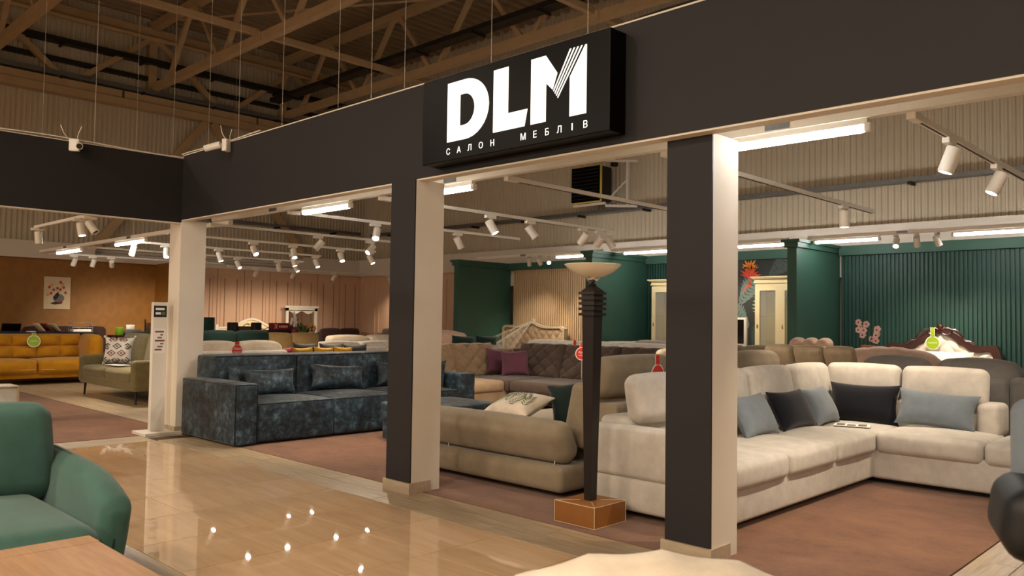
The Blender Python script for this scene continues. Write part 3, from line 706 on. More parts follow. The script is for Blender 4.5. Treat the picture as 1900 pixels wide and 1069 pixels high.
# ================================================================== FURNITURE
def pw(name, mb, mat, parent, **k):
    """part given in world coordinates under a root that is not rotated"""
    mb.v = [np.vstack(mb.v)-np.array(parent.location)]
    return part(name, mb, mat, parent, **k)
def legs(t, w, d, h, mat='dark_wood', taper=.6, r=.022, ins=.08):
    for sx in (-1, 1):
        for sy in (-1, 1): part('leg', MB().tube((sx*(w/2-ins), sy*(d/2-ins), 0), (sx*(w/2-ins), sy*(d/2-ins), h+.02), r*taper, r, seg=10), mat, t)
def sofa(label, loc, rz, w, d, mat, n=3, seat=.45, back=.92, aw=.2, ah=.62, leg=.09, bt=.24, puff=.035, tuft=None, head=False, arms=(1, 1), tilt=9, name='sofa', mat2=None, skirt=False, group=None, seatback=True, cat='sofa', rim=True):
    t = thing(name, label, cat, loc, rz, group); m2 = mat2 or mat
    part('base', MB().rbb(-w/2, w/2, -d/2+.02, d/2, leg, seat-.15, .03), mat, t)
    al = aw if arms[0] else 0; ar = aw if arms[1] else 0
    if arms[0]: part('armrest', MB().rbb(-w/2, -w/2+aw, -d/2, d/2, leg+.02, ah, .05, (0.01, 0, .012)), mat, t)
    if arms[1]: part('armrest', MB().rbb(w/2-aw, w/2, -d/2, d/2, leg+.02, ah, .05, (0.01, 0, .012)), mat, t)
    part('back_frame', MB().rbb(-w/2+al*.9, w/2-ar*.9, d/2-.14, d/2, leg+.02, back-(.22 if head else .1), .04), mat, t)
    p = (w-al-ar)/n
    for i in range(n):
        x0 = -w/2+al+i*p
        part('seat_cushion', MB().rbb(x0+.004, x0+p-.004, -d/2+.0, d/2-.2, seat-.17, seat, .05, (0.004, .015, puff)), m2, t)
        if tuft:
            part('back_cushion', MB().tuft((x0+p/2, d/2-.09, seat-.06), p-.01, back-seat+.06, bt, tuft[0], tuft[1], .05, (-tilt, 0, 0)), m2, t)
        else:
            hb = back-(.2 if head else 0)
            part('back_cushion', MB().rb((x0+p/2, d/2-.12-bt/2, (seat-.03+hb)/2), (p-.008, bt, hb-seat+.03), .07, (.004, puff+.01, puff*.7), (-tilt, 0, 0)), m2, t)
            if head: part('headrest', MB().rb((x0+p/2, d/2-.12, back-.12), (p-.012, .15, .3), .06, (.004, .015, .02), (-tilt-8, 0, 0)), m2, t)
    legs(t, w, d, leg)
    return t
def cushion(label, loc, w, h, th, mat, rot=(0, 0, 0), name='cushion', group=None):
    o = solo(name, MB().pillow((0, 0, 0), w, h, th), mat, label, 'cushion', loc, 0, group)
    o.rotation_euler = [R_(a) for a in rot]; return o
def price_tag(label, loc, rz, mat, lines, tiltx=0, strap=.1, r=.075, stick=0):
    t = thing('price_tag', label, 'tag', loc, rz, 'round price tags'); t.rotation_euler = (R_(tiltx), 0, R_(rz))
    circ = [(r*math.cos(a), r*math.sin(a)) for a in np.linspace(0, 2*math.pi, 28, endpoint=False)]
    part('rim', MB().prism(circ, .004, 'xz', 0), 'paper_white', t, smooth=None)
    part('face', MB().prism([(a*.88, b*.88) for a, b in circ], .003, 'xz', -.003), mat, t, smooth=None)
    part('strap', MB().bb(-.028, .028, .0, .003, r*.9, r+strap), mat, t, smooth=None)
    part('strap_edge', MB().bb(-.034, .034, .0015, .0035, r*.9, r+strap), 'paper_white', t, smooth=None)
    if stick: part('stick', MB().bar((0, .004, -r), (0, .004, -r-stick), .018, .008), 'canvas_cream', t, smooth=None)
    mb = MB()
    for s_, size, dz in lines: glyph(mb, s_, size, .0006, (0, -.004, dz), (90, 0, 0), 'CENTER', .2)
    if mb.v: part('lettering', mb, 'paper_white', t, smooth=None, kind='stuff')
    return t
LID = [('Лідер', .042, .006), ('продажу', .024, -.03)]
NOV = [('НОВИНКА', .027, -.008)]
# ---------------- dark blue velvet sofa (faces +X)
bs = thing('velvet_sofa', 'dark blue crushed velvet sofa with square arm and piped seats beside the white column', 'sofa', (-8.45, 5.7, 0))
V = 'blue_velvet'
def vel(name, *a, **k):
    p = pw(name, MB().rbb(*a, **k), V, bs); return p
def piped(name, x0, x1, y0, y1, z0, z1, r=.025, puff=(0, 0, 0), pipe=True):
    p = pw(name, MB().rbb(x0, x1, y0, y1, z0, z1, r, puff), V, bs)
    if pipe:
        o = np.array(bs.location); e = .004
        pts = [(x1-e, y0+.02, z1-.012), (x1-e, y1-.02, z1-.012)]
        part('piping', MB().path([tuple(np.array(q)-o) for q in pts], .007, 6), 'navy_black', p)
    return p
a = piped('armrest', -9.1, -7.82, 4.0+.02, 4.27, .02, .65, .025, (0, 0, .01))
a2 = np.array(bs.location)
part('piping', MB().path([tuple(np.array(q)-a2) for q in [(-9.08, 4.025, .635), (-7.83, 4.025, .635), (-7.83, 4.025, .03)]], .007, 6), 'navy_black', a)
part('piping', MB().path([tuple(np.array(q)-a2) for q in [(-7.825, 4.262, .64), (-7.825, 4.262, .03)]], .006, 6), 'navy_black', a)
piped('armrest', -9.1, -7.85, 7.14, 7.42, .02, .64, .025, (0, 0, .01))
pw('base', MB().rbb(-9.08, -7.9, 4.25, 7.15, .02, .12, .01), V, bs)
for i in range(3):
    y0 = 4.28+i*.955
    piped('seat_cushion', -8.8, -7.85, y0+.004, y0+.951, .03, .44, .03, (.012, .006, .035))
    piped('back_cushion', -9.1, -8.68+(i % 2)*.01, y0+.003-(.1 if i == 0 else 0), y0+.952, .3, .905, .03, (.02, .004, .014))
cushion('dark blue velvet bolster cushion leaning in the arm corner of the velvet sofa', (-8.43, 4.74, .605), .62, .31, .18, V, (-14, 0, 84), group='velvet bolster cushions')
cushion('crumpled velvet bolster cushion with light sheen in the middle of the velvet sofa', (-8.53, 5.72, .62), .78, .31, .2, V, (-18, 4, 87), group='velvet bolster cushions')
cushion('second velvet cushion tucked behind the bolster in the arm corner', (-8.61, 4.56, .628), .5, .34, .1, V, (-6, 0, 91), group='velvet bolster cushions')
cushion('velvet bolster cushion on the third seat half hidden by the dark column', (-8.54, 6.6, .622), .54, .31, .18, V, (-16, 3, 84), group='velvet bolster cushions')
cushion('velvet cushion standing against the far arm of the velvet sofa', (-8.3, 7.06, .628), .46, .36, .13, V, (-8, 0, 2), group='velvet bolster cushions')
po = thing('velvet_pouf', 'dark blue crushed velvet pouf behind the dark column', 'pouf', (-6.84, 5.97, 0))
p_ = pw('cushion_top', MB().rbb(-7.3, -6.38, 5.45, 6.49, .24, .43, .03, (.01, .01, .02)), V, po)
pw('base', MB().rbb(-7.28, -6.4, 5.47, 6.47, .03, .245, .02), V, po)
part('piping', MB().path([(.455, -.51, .405), (.455, .51, .405)], .007, 6), 'navy_black', p_)
# ---------------- cream sofa back to back with the velvet sofa (faces -X)
cs = sofa('cream white sofa with buttoned tall back behind the velvet sofa', (-9.98, 4.98, .3), -90, 1.5, 1.02, 'white_fabric', n=2, seat=.2, back=.72, aw=.16, ah=.42, leg=.02, bt=.26, mat2='cream')
for o in list(cs.children):
    if o.name.startswith('leg'): bpy.data.objects.remove(o)
part('plinth', MB().rbb(-.74, .74, -.52, .48, -.08, .06, .05), 'grey_pink', cs)
for sx in (-1, 1):
    for sy in (-1, 1): part('leg', MB().tube((sx*.62, sy*.4, -.3), (sx*.64, sy*.42, -.06), .014, .024), 'black_matte', cs)
price_tag('red round tag hanging over the back of the cream sofa', (-9.462, 4.86, .93), 90, 'tag_red', LID, 0, .03)
cushion('small coral printed cushion on the seat of the cream sofa', (-10.3, 4.475, .65), .34, .28, .11, 'raspberry', (-8, 0, 180))
# ---------------- olive beige sofa with reclining arm (faces -X), near column
ob = thing('recliner_sofa', 'olive beige sofa with tilted bolster armrest next to the dark floor lamp', 'sofa', (-4.7, 6.3, 0))
OB = 'olive_beige'
pw('base', MB().rbb(-5.75, -3.98, 4.66, 7.9, .05, .245, .05, (.0, .012, .008)), OB, ob)
pw('end_bolster', MB().rb((-4.88, 4.80, .415), (1.76, .22, .33), .1, (.0, .025, .02), (24, 0, 0), m=6), OB, ob)
for x in (-5.35, -4.12): pw('hinge', MB().tube((x, 4.74, .22), (x, 4.76, .33), .007), 'chrome', ob)
pw('seat', MB().rbb(-5.75, -4.2, 4.98, 7.9, .22, .42, .05, (.01, 0, .02)), OB, ob)
for i in range(3):
    y0 = 4.95+i*.98
    pw('back_cushion', MB().rb((-4.08, y0+.49, .61), (.24, .972, .5), .06, (.02, .0, .01), (0, 12, 0)), OB, ob)
    pw('headrest', MB().rb((-3.9, y0+.49, .92), (.2, .96, .32), .09, (.02, .0, .02), (0, 22, 0)), OB, ob)
pw('back_frame', MB().rbb(-3.98, -3.74, 5.02, 7.9, .06, .72, .04), OB, ob)
for x in (-5.6, -4.1):
    for y in (4.85, 7.7): pw('leg', MB().tube((x, y, 0), (x, y, .07), .02), 'black_matte', ob)
cushion('cream cushion with green palm leaf print lying on the tilted bolster', (-4.74, 4.98, .635), .48, .42, .15, 'cream', (-72, 0, 4))
lc_ = COL.objects[-1]; lp = [MB(), MB()]
def on_pillow(x, z): return -(.08*(max(0, 1-abs(x/.27)**2.6)*max(0, 1-abs(z/.21)**2.6))**.5+.008)
for i in range(7):
    fx, fz, fa = -.17+.057*i, (-.05, .06, -.02, .08, -.07, .03, -.04)[i], (70, 40, 110, 80, 60, 125, 95)[i]
    for j in range(6):
        for sd in (-1, 1):
            t_ = (j-2.5)*.028; bx, bz = fx+t_*math.cos(R_(fa)), fz+t_*math.sin(R_(fa)); da = R_(fa+sd*48); L = .075-.006*abs(j-2)
            tip = (bx+L*math.cos(da), bz+L*math.sin(da)); nx, nz = -math.sin(da)*.006, math.cos(da)*.006; md = ((bx+tip[0])/2, (bz+tip[1])/2)
            if abs(tip[0]) > .23 or abs(tip[1]) > .17: continue
            q = [(bx, bz), (md[0]+nx, md[1]+nz), tip, (md[0]-nx, md[1]-nz)]
            lp[i % 2].add([(u*.88, on_pillow(u, v)+.004, v) for u, v in q], [(0, 1, 2, 3)])
for q, mm in zip(lp, ('leaf_green', 'leaf_dark')): part('leaf_print', q, mm, lc_, smooth=None, kind='stuff')
cushion('dark forest green cushion leaning against the back of the olive beige sofa', (-4.42, 5.33, .635), .42, .42, .13, 'forest', (-14, -12, 26))
price_tag('plain red strap tag over the headrest of the olive beige sofa', (-3.757, 5.6, .93), 88, 'tag_red', [], 0, .07, .085)
# ---------------- light corner sofa
lc = thing('corner_sofa', 'large light linen corner sofa with raised headrests beside the right column', 'sofa', (-2.9, 6.3, 0))
LN = 'linen_light'
pw('base', MB().rbb(-3.62, -2.62, 4.66, 8.2, .05, .31, .03, (.006, 0, 0)), LN, lc)
pw('base', MB().rbb(-2.64, -1.05, 7.17, 8.2, .05, .31, .03), LN, lc)
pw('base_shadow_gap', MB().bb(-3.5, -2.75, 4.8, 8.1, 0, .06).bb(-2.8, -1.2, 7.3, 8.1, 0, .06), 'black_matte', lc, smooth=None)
pw('end_panel', MB().rbb(-3.66, -2.58, 4.60, 4.72, .28, .63, .035, (0, .01, .006)), LN, lc)
pw('end_panel', MB().rbb(-3.66, -2.6, 4.61, 4.72, .05, .28, .03, (0, .008, 0)), LN, lc)
for i, (y0, y1) in enumerate(((4.72, 5.52), (5.52, 6.35), (6.35, 7.16))):
    pw('seat_cushion', MB().rbb(-3.3, -2.58, y0+.004, y1-.004, .27, .45, .05, (.012, .004, .03)), LN, lc)
pw('seat_cushion', MB().rbb(-3.3, -2.60, 7.165, 7.9, .27, .44, .04, (.0, .004, .02)), LN, lc, label='square corner seat')
for x0, x1 in ((-2.6, -1.78), (-1.775, -1.02)):
    pw('seat_cushion', MB().rbb(x0+.004, x1-.004, 7.14, 7.9, .27, .45, .05, (.004, .012, .03)), LN, lc)
pw('back_frame', MB().rbb(-3.66, -3.36, 4.7, 8.2, .25, .68, .05), LN, lc)
pw('back_frame', MB().rbb(-3.4, -1.86, 7.92, 8.2, .25, .68, .05), LN, lc)
pw('back_end', MB().rbb(-1.98, -1.80, 7.75, 8.1, .42, .70, .05), LN, lc)
for i, (y0, y1) in enumerate(((4.68, 5.3), (5.32, 6.28), (6.29, 7.1), (7.11, 7.92))):
    pw('headrest', MB().rb((-3.36, (y0+y1)/2, .81), (.16, y1-y0-.012, .34), .07, (.02, .004, .012), (0, -10, 0)), LN, lc)
for x0, x1 in ((-3.36, -2.66), (-2.65, -1.93)):
    pw('headrest', MB().rb(((x0+x1)/2, 7.99, .81), (x1-x0-.012, .15, .34), .06, (.004, .02, .012), (-10, 0, 0)), LN, lc)
G_ = 'cushions on the light corner sofa'
cushion('steel blue cushion beside the column on the light corner sofa', (-3.14, 6.05, .62), .58, .36, .17, 'steel_blue', (-28, 0, 92), group=G_)
cushion('almost black navy cushion leaning between two steel blue ones', (-3.135, 6.72, .618), .56, .36, .17, 'navy_black', (-28, 0, 86), group=G_)
cushion('steel blue cushion next to the corner seat with the leaflet', (-3.135, 7.29, .615), .56, .36, .17, 'steel_blue', (-28, 0, 94), group=G_)
cushion('long black navy cushion against the back of the corner seat', (-2.93, 7.785, .62), .64, .38, .17, 'navy_black', (-14, 0, 4), group=G_)
cushion('long grey blue cushion in front of the right headrest', (-2.28, 7.72, .62), .66, .33, .17, 'steel_blue', (-20, 3, 0), group=G_)
lf = thing('leaflet', 'grey printed leaflet lying on the corner seat', 'leaflet', (-2.87, 7.36, .457), 18)
part('sheet', MB().bb(-.15, .15, -.1, .1, 0, .004), 'paper_white', lf, smooth=None)
for i in range(3): part('print_block', MB().bb(-.13+i*.09, -.06+i*.09, -.08, .08-(i % 2)*.05, .004, .0048), 'ink_grey', lf, smooth=None)
# ---------------- torchiere floor lamp
tl = thing('floor_lamp', 'dark wooden torchiere lamp with glass bowl on a tan leather block', 'lamp', (-3.46, 4.36, 0))
tl.rotation_euler = (0, 0, R_(0))
fb = part('foot_block', MB().rbb(-.17, .17, -.17, .17, 0, .145, .008, k=1), 'leather_tan', tl, smooth=None)
st = MB()
for sx, sy in ((-1, -1), (1, -1), (1, 1)):
    st.tube((sx*.171, sy*.171, .004), (sx*.171, sy*.171, .146), .0018, seg=5)
    st.tube((sx*.168, sy*.168, .1475), (sx*.05, sy*.05, .1475), .0015, seg=5)
for z in (.006, .144):
    st.tube((-.171, -.171, z), (.171, -.171, z), .0016, seg=5); st.tube((.171, -.171, z), (.171, .171, z), .0016, seg=5)
part('stitching', st, 'stitch', fb)
w0, w1 = .03, .052
part('pole', MB().add([(-w0, -w0, .14), (w0, -w0, .14), (w0, w0, .14), (-w0, w0, .14), (-w1, -w1, 1.56), (w1, -w1, 1.56), (w1, w1, 1.56), (-w1, w1, 1.56)], [(3, 2, 1, 0), (4, 5, 6, 7), (0, 1, 5, 4), (1, 2, 6, 5), (2, 3, 7, 6), (3, 0, 4, 7)]), 'dark_wood', tl, smooth=None)
for i in range(5): part('collar_ring', MB().bb(-.068, .068, -.068, .068, 1.395+i*.036, 1.413+i*.036), 'dark_wood', tl, smooth=None)
part('neck', MB().add([(-.058, -.058, 1.56), (.058, -.058, 1.56), (.058, .058, 1.56), (-.058, .058, 1.56), (-.018, -.018, 1.6), (.018, -.018, 1.6), (.018, .018, 1.6), (-.018, .018, 1.6)], [(3, 2, 1, 0), (4, 5, 6, 7), (0, 1, 5, 4), (1, 2, 6, 5), (2, 3, 7, 6), (3, 0, 4, 7)]).lathe([(.018, 1.595), (.03, 1.605), (.012, 1.62)], seg=14), 'dark_wood', tl, smooth=None)
part('ferrule', MB().lathe([(.012, 1.62), (.038, 1.632), (.048, 1.65), (.05, 1.662)], seg=18), 'chrome', tl)
part('bowl', MB().lathe([(.03, 1.655), (.08, 1.664), (.13, 1.688), (.17, 1.717), (.196, 1.743), (.194, 1.746), (.165, 1.722), (.125, 1.694), (.06, 1.671), (.0005, 1.667)], seg=36), 'glass_bowl', tl)
# ---------------- info stand in front of the white column
fs = thing('info_stand', 'white floor stand with small dark sign plate beside the white column', 'stand', (-9.36, 3.87, 0))
part('foot_plate', MB().rbb(-.18, .2, -.22, .2, 0, .035, .004, k=1), 'white_paint', fs, smooth=None)
post = part('post', MB().bb(-.035, .035, -.1, .06, .03, 1.50), 'white_paint', fs, smooth=None)
for _ in (0,):
    part('sign_plate', MB().bb(.035, .038, -.1, .045, 1.33, 1.46), 'black_matte', fs, smooth=None)
    part('sign_mark', MB().bb(.038, .039, -.08, .02, 1.41, 1.435).bb(.038, .039, -.08, -.02, 1.36, 1.385), 'paper_white', fs, smooth=None)
    part('sign_mark', MB().bb(.038, .039, -.01, .03, 1.355, 1.39), 'leaf_green', fs, smooth=None)
    part('price_list', MB().bb(.035, .037, -.09, .04, .92, 1.2), 'paper_white', fs, smooth=None)
    for i in range(7): part('print_line', MB().bb(.037, .0375, -.08+.03*(i % 3), .0+.01*(i % 4), .95+i*.034, .968+i*.034), 'ink_grey' if i % 3 else 'book_red', fs, smooth=None)
# ---------------- sofas further back
# tufted corner sofa: beige wing faces +X, brown wing faces -Y
tc_ = thing('tufted_sofa', 'deep buttoned corner sofa, beige wing and brown wing, with purple cushions', 'sofa', (-8.6, 9.2, 0))
def tw(name, mb, mat): return pw(name, mb, mat, tc_)
for i, (y0, y1) in enumerate(((7.95, 8.75), (8.75, 9.7))):
    b = MB().tuft((0, 0, 0), y1-y0-.01, .62, .2, 6, 5, .06, (-20, 0, 90), res=8); b.v = [np.vstack(b.v)+np.array((-9.78, (y0+y1)/2, .36))]
    tw('back_cushion', b, 'beige_tuft')
    if i == 0: tw('seat_cushion', MB().rbb(-9.5, -8.6, y0, y1, .26, .44, .05, (.02, 0, .02)), 'beige_tuft')
tw('base', MB().rbb(-9.85, -8.62, 7.95, 10.1, .06, .3, .03), 'beige_tuft')
tw('base', MB().rbb(-9.85, -6.4, 9.15, 10.2, .06, .3, .03), 'taupe_velvet')
for i, (x0, x1) in enumerate(((-9.55, -8.55), (-8.53, -7.45), (-7.43, -6.4))):
    b = MB().tuft((0, 0, 0), x1-x0-.01, .63, .2, 7, 5, .055, (-20, 0, 0), res=8); b.v = [np.vstack(b.v)+np.array(((x0+x1)/2, 10.0, .36))]
    tw('back_cushion', b, 'taupe_velvet')
    tw('seat_cushion', MB().rbb(x0, x1, 8.75, 9.85, .26, .44, .05, (0, .02, .02)), 'taupe_velvet')
tw('armrest', MB().rbb(-6.9, -6.2, 8.6, 9.4, .08, .5, .06, (0, .01, .02)), 'taupe_velvet')
tw('back_frame', MB().rbb(-9.95, -9.78, 7.95, 10.2, .06, .86, .03), 'beige_tuft')
tw('back_frame', MB().rbb(-9.9, -6.4, 10.15, 10.3, .06, .86, .03), 'taupe_velvet')
for x, y in ((-9.7, 8.1), (-6.5, 10.1), (-8.7, 8.1)): tw('leg', MB().tube((x, y, 0), (x, y, .08), .02), 'black_matte')
cushion('purple cushion leaning back in the corner of the tufted sofa', (-9.52, 9.53, .665), .44, .42, .14, 'plum', (-20, 5, 60), group='purple cushions')
cushion('purple cushion in front of the other on the tufted sofa', (-9.05, 9.42, .66), .46, .42, .16, 'plum', (-18, -4, 42), group='purple cushions')
price_tag('red round tag in front of the brown buttoned sofa back', (-7.73, 9.5, .86), 35, 'tag_red', LID, 0, .06, .1, .32)
sofa('yellow buttoned armchair behind the far arm of the velvet sofa', (-9.5, 7.68, 0), 90, .5, .8, 'orange_tan', n=1, back=.93, aw=.06, tuft=(2, 2), name='armchair', cat='armchair')
sofa('long white sofa with smooth low back behind the brown buttoned sofa', (-8.4, 10.95, 0), 180, 3.4, .95, 'white_fabric', n=3, back=1.0, bt=.26, puff=.03)
price_tag('red and white strap tag folded over the long white sofa back', (-8.67, 10.467, .90), 0, 'tag_red', [], 0, .08, .05)
sofa('light beige sofa with rounded headrest behind the olive beige sofa', (-5.35, 9.1, 0), 90, 1.5, .95, 'sand', n=2, back=.98, head=True)
sofa('pale grey sofa end beside the cream cabinet', (-7.62, 11.95, 0), 180, 1.8, .9, 'grey_pink', n=2, back=1.02)
sofa('sand coloured sofa with slanted top in front of the mural', (-5.85, 11.18, 0), 180, 1.38, .9, 'olive_beige', n=2, back=1.02)
# beige sofa with raised mechanical headrests seen from behind
bh = sofa('beige sofa with three raised headrests and chrome hinges seen from behind', (-4.45, 10.4, 0), 180, 1.2, .8, 'sand', n=3, seat=.42, back=.82, aw=.05, head=False, bt=.2)
for i in range(3):
    part('headrest', MB().rb((-.39+i*.39, .34, .92), (.378, .14, .34), .05, (.0, .012, .012), (-28, 0, 0)), 'sand', bh)
for x in (-.2, .2): part('hinge', MB().path([(x, .42, .72), (x-.04, .44, .8), (x+.02, .43, .86)], .008, 6), 'chrome', bh)
sofa('plump blush pink sofa in front of the green partition', (-5.26, 12.1, 0), 180, .7, .8, 'blush', n=3, back=1.13, puff=.035, bt=.28, aw=.04)
# grey sofa behind the light corner sofa (faces +Y), puffy loose cushions
gs = thing('grey_sofa', 'grey sofa with loose puffy back cushions right behind the light corner sofa', 'sofa', (-1.9, 9.2, 0))
AG = 'ash_grey'
pw('back_panel', MB().rbb(-1.95, -.4, 8.72, 8.92, .1, .88, .05), AG, gs); pw('back_panel', MB().rbb(-3.45, -1.96, 8.72, 8.92, .1, .86, .05), AG, gs)
pw('base', MB().rbb(-3.45, -.4, 8.75, 9.7, .1, .32, .03), AG, gs)
for x0, x1 in ((-3.4, -2.69), (-2.67, -1.88), (-1.87, -1.0)):
    pw('back_cushion', MB().rb(((x0+x1)/2, 9.02, .79), (x1-x0+.02, .32, .42), .13, (.0, .04, .05), (10, 0, 0), m=6), AG, gs)
    pw('seat_cushion', MB().rbb(x0, x1, 9.05, 9.7, .3, .47, .06, (0, .02, .03)), AG, gs)
pw('armrest', MB().rbb(-1.62, -.3, 8.5, 8.78, .1, .58, .06, (0, .01, .01)), AG, gs)
for x in (-3.3, -.6): pw('leg', MB().tube((x, 9.5, 0), (x, 9.5, .12), .02), 'black_matte', gs)
# pink beige channelled sofa behind
pk = thing('channel_sofa', 'pink beige sofa with soft vertical channels between the grey sofa and the carved bed', 'sofa', (-4.0, 11.6, 0))
def chan(q, u):
    q[:, 2] += np.where(u[:, 2] > 0, -.07*u[:, 0]**2, 0); g = 1-.035*np.abs(np.cos(u[:, 0]*math.pi*2.5))**8
    q[:, 1] *= g; q[:, 2] = np.where(u[:, 2] > .5, q[:, 2]*(1-.06*np.abs(np.cos(u[:, 0]*math.pi*2.5))**8), q[:, 2]); return q
pw('back_cushion', MB().rb((-3.97, 11.45, .85), (1.3, .36, .36), .16, (.0, .03, .05), (30, 0, 0), m=40, fn=chan), 'pink_beige', pk)
for x in (-4.5, -3.4): pw('leg', MB().tube((x, 11.3, 0), (x, 11.3, .1), .02), 'black_matte', pk)
pw('base', MB().rbb(-4.6, -3.3, 11.15, 11.98, .08, .74, .06), 'pink_beige', pk)
# ---------------- beds
def headboard_top(kind):
    if kind == 'carved': return lambda u: .80+.20*math.exp(-(u/.36)**2)-.03*abs(math.sin(2.5*math.pi*u))*(abs(u) > .3)-.28*max(0, abs(u)-.9)/.1
    if kind == 'royal': return lambda u: .89+.03*abs(u)+.11*math.exp(-(abs(u)/.22)**1.2)-.05*max(0, abs(u)-.92)/.08
    return lambda u: .82+.18*math.cos(min(abs(u)/.75, 1)*math.pi/2)**2
def outline(w, h, fn, base=.3, n=48, inset=0):
    us = np.linspace(-1, 1, n+1)
    return [(-w/2+inset, base)]+[(u*(w/2-inset), h*fn(u)-inset) for u in us]+[(w/2-inset, base)]
def frame_band(mb, w, h, fn, band, t, base=.3, y=0, n=48):
    us = np.linspace(-1, 1, n+1)
    o = [(-w/2, base)]+[(u*w/2, h*fn(u)) for u in us]+[(w/2, base)]
    i_ = [(-w/2+band, base)]+[(u*(w/2-band), h*fn(u)-band) for u in us]+[(w/2-band, base)]
    for a in range(len(o)-1):
        mb.prism([o[a], o[a+1], i_[a+1], i_[a]], t, 'xz', y)
    return mb
bd = thing('carved_bed', 'bed with dark carved mahogany frame around a white buttoned headboard', 'bed', (-4.13, 14.3, 0))
fn = headboard_top('carved')
part('headboard_frame', frame_band(MB(), 1.84, 1.34, fn, .10, .13, .3, -.11), 'mahogany', bd, smooth=None)
part('headboard_panel', MB().tuft((0, .0, .45), 1.68, .80, .09, 16, 6, .03, None, lambda u: (1.34*fn(u*.98)-.085-.45)/.8, 5), 'mattress_white', bd)
cv = MB()
for s in (-1, 1):
    cv.path([(s*(.02+.16*(1-math.cos(a))*.5+.0), -.12, 1.27+.055*math.sin(a)) for a in np.linspace(0, 2*math.pi, 16)], .016, 6)
    cv.path([(s*(.17+.02*math.sin(6*q)+q*.36), -.12, 1.30-.26*q+.03*math.sin(9*q)) for q in np.linspace(0, 1, 14)], .018, 6)
    cv.path([(s*(.2+q*.3), -.12, 1.26-.2*q) for q in np.linspace(0, 1, 8)], .013, 6)
cv.ball((0, -.1, 1.34), .05, (1, .6, 1)).ball((0, -.06, 1.29), .03)
for s in (-1, 1): cv.ball((s*.05, -.05, 1.33), .03).ball((s*.085, -.05, 1.315), .022)
part('carved_crest', cv, 'mahogany', bd)
part('mattress', MB().rbb(-.85, .85, -1.7, -.05, .3, .6, .08, (0, 0, .02)), 'mattress_white', bd)
part('side_rail', MB().rbb(-.92, .92, -1.75, -.02, .1, .32, .02), 'mahogany', bd)
for x in (-.86, .86):
    for y in (-1.68, -.08): part('leg', MB().tube((x, y, 0), (x, y, .12), .03, .04), 'mahogany', bd)
cushion('white sheen pillow lying at the carved headboard', (-3.99, 14.0, .775), .75, .42, .2, 'mattress_white', (-35, 0, 0))
cushion('small silver fringed cushion at the carved headboard', (-3.40, 14.06, .735), .3, .3, .12, 'grey_pink', (-25, 8, 0))
price_tag('lime green round tag hanging on the carved mahogany headboard', (-4.23, 14.157, 1.08), 0, 'tag_green', NOV, 0, .14, .11)
rb_ = thing('royal_bed', 'film covered bed with champagne buttoned headboard before the beige ribbed wall', 'bed', (-13.05, 14.25, 0))
fn2 = headboard_top('royal')
part('headboard_frame', frame_band(MB(), 2.0, 1.33, fn2, .05, .12, .3, -.1), 'sand', rb_, smooth=None)
part('headboard_panel', MB().tuft((0, .0, .45), 1.92, .83, .09, 18, 6, .04, None, lambda u: (1.33*fn2(u)-.04-.45)/.83, 5), 'beige_tuft', rb_)
part('crest', MB().ball((0, -.04, 1.34), .05, (1, .6, 1.2)).ball((-.06, -.04, 1.31), .03).ball((.06, -.04, 1.31), .03), 'sand', rb_)
part('mattress', MB().rbb(-.9, .9, -2.1, -.05, .3, .62, .08, (0, 0, .02)), 'white_fabric', rb_)
fv = MB()
pk_ = (0.0, -.06, 1.36); foot = [(-1.45+.14*i, -.75-.25*math.sin(i*1.3), .66) for i in range(11)]
for a, b in zip(foot[:-1], foot[1:]): fv.add([pk_, a, b], [(0, 1, 2)])
for i, q in enumerate(foot): fv.tube(pk_, q, .006 if i % 3 else .012, seg=5)
ed = [(-1.0+i*.1, -.1, 1.33*fn2(-1.0+i*.1)+.02) for i in range(21)]
for a, b in zip(ed[:-1], ed[1:]): fv.tube(a, b, .006, seg=5)
part('plastic_cover', fv, 'plastic_film', rb_, smooth=None)
wbed = thing('white_bed', 'white bed with carved arched headboard at the beige panelled wall', 'bed', (-20.3, 10.8, 0), 90)
fn3 = headboard_top('arch')
part('headboard', MB().prism(outline(1.9, 1.28, fn3, .3)[::-1], .06, 'xz', -.03), 'mint_wood', wbed, smooth=None)
part('headboard_moulding', frame_band(MB(), 1.9, 1.3, fn3, .05, .03, .3, -.06), 'white_paint', wbed, smooth=None)
cm = MB()
for s in (-1, 1):
    cm.path([(s*(.05+.5*q), -.06, 1.12-.12*q+.05*math.sin(8*q)) for q in np.linspace(0, 1, 16)], .012, 6)
part('carving', cm, 'box_grey', wbed)
for s in (-1, 1): part('post', MB().rbb(s*.97-.04, s*.97+.04, -.06, .04, 0, 1.12, .01, k=1), 'white_paint', wbed)
part('mattress', MB().rbb(-.9, .9, -2.0, -.06, .3, .55, .08), 'mattress_white', wbed)
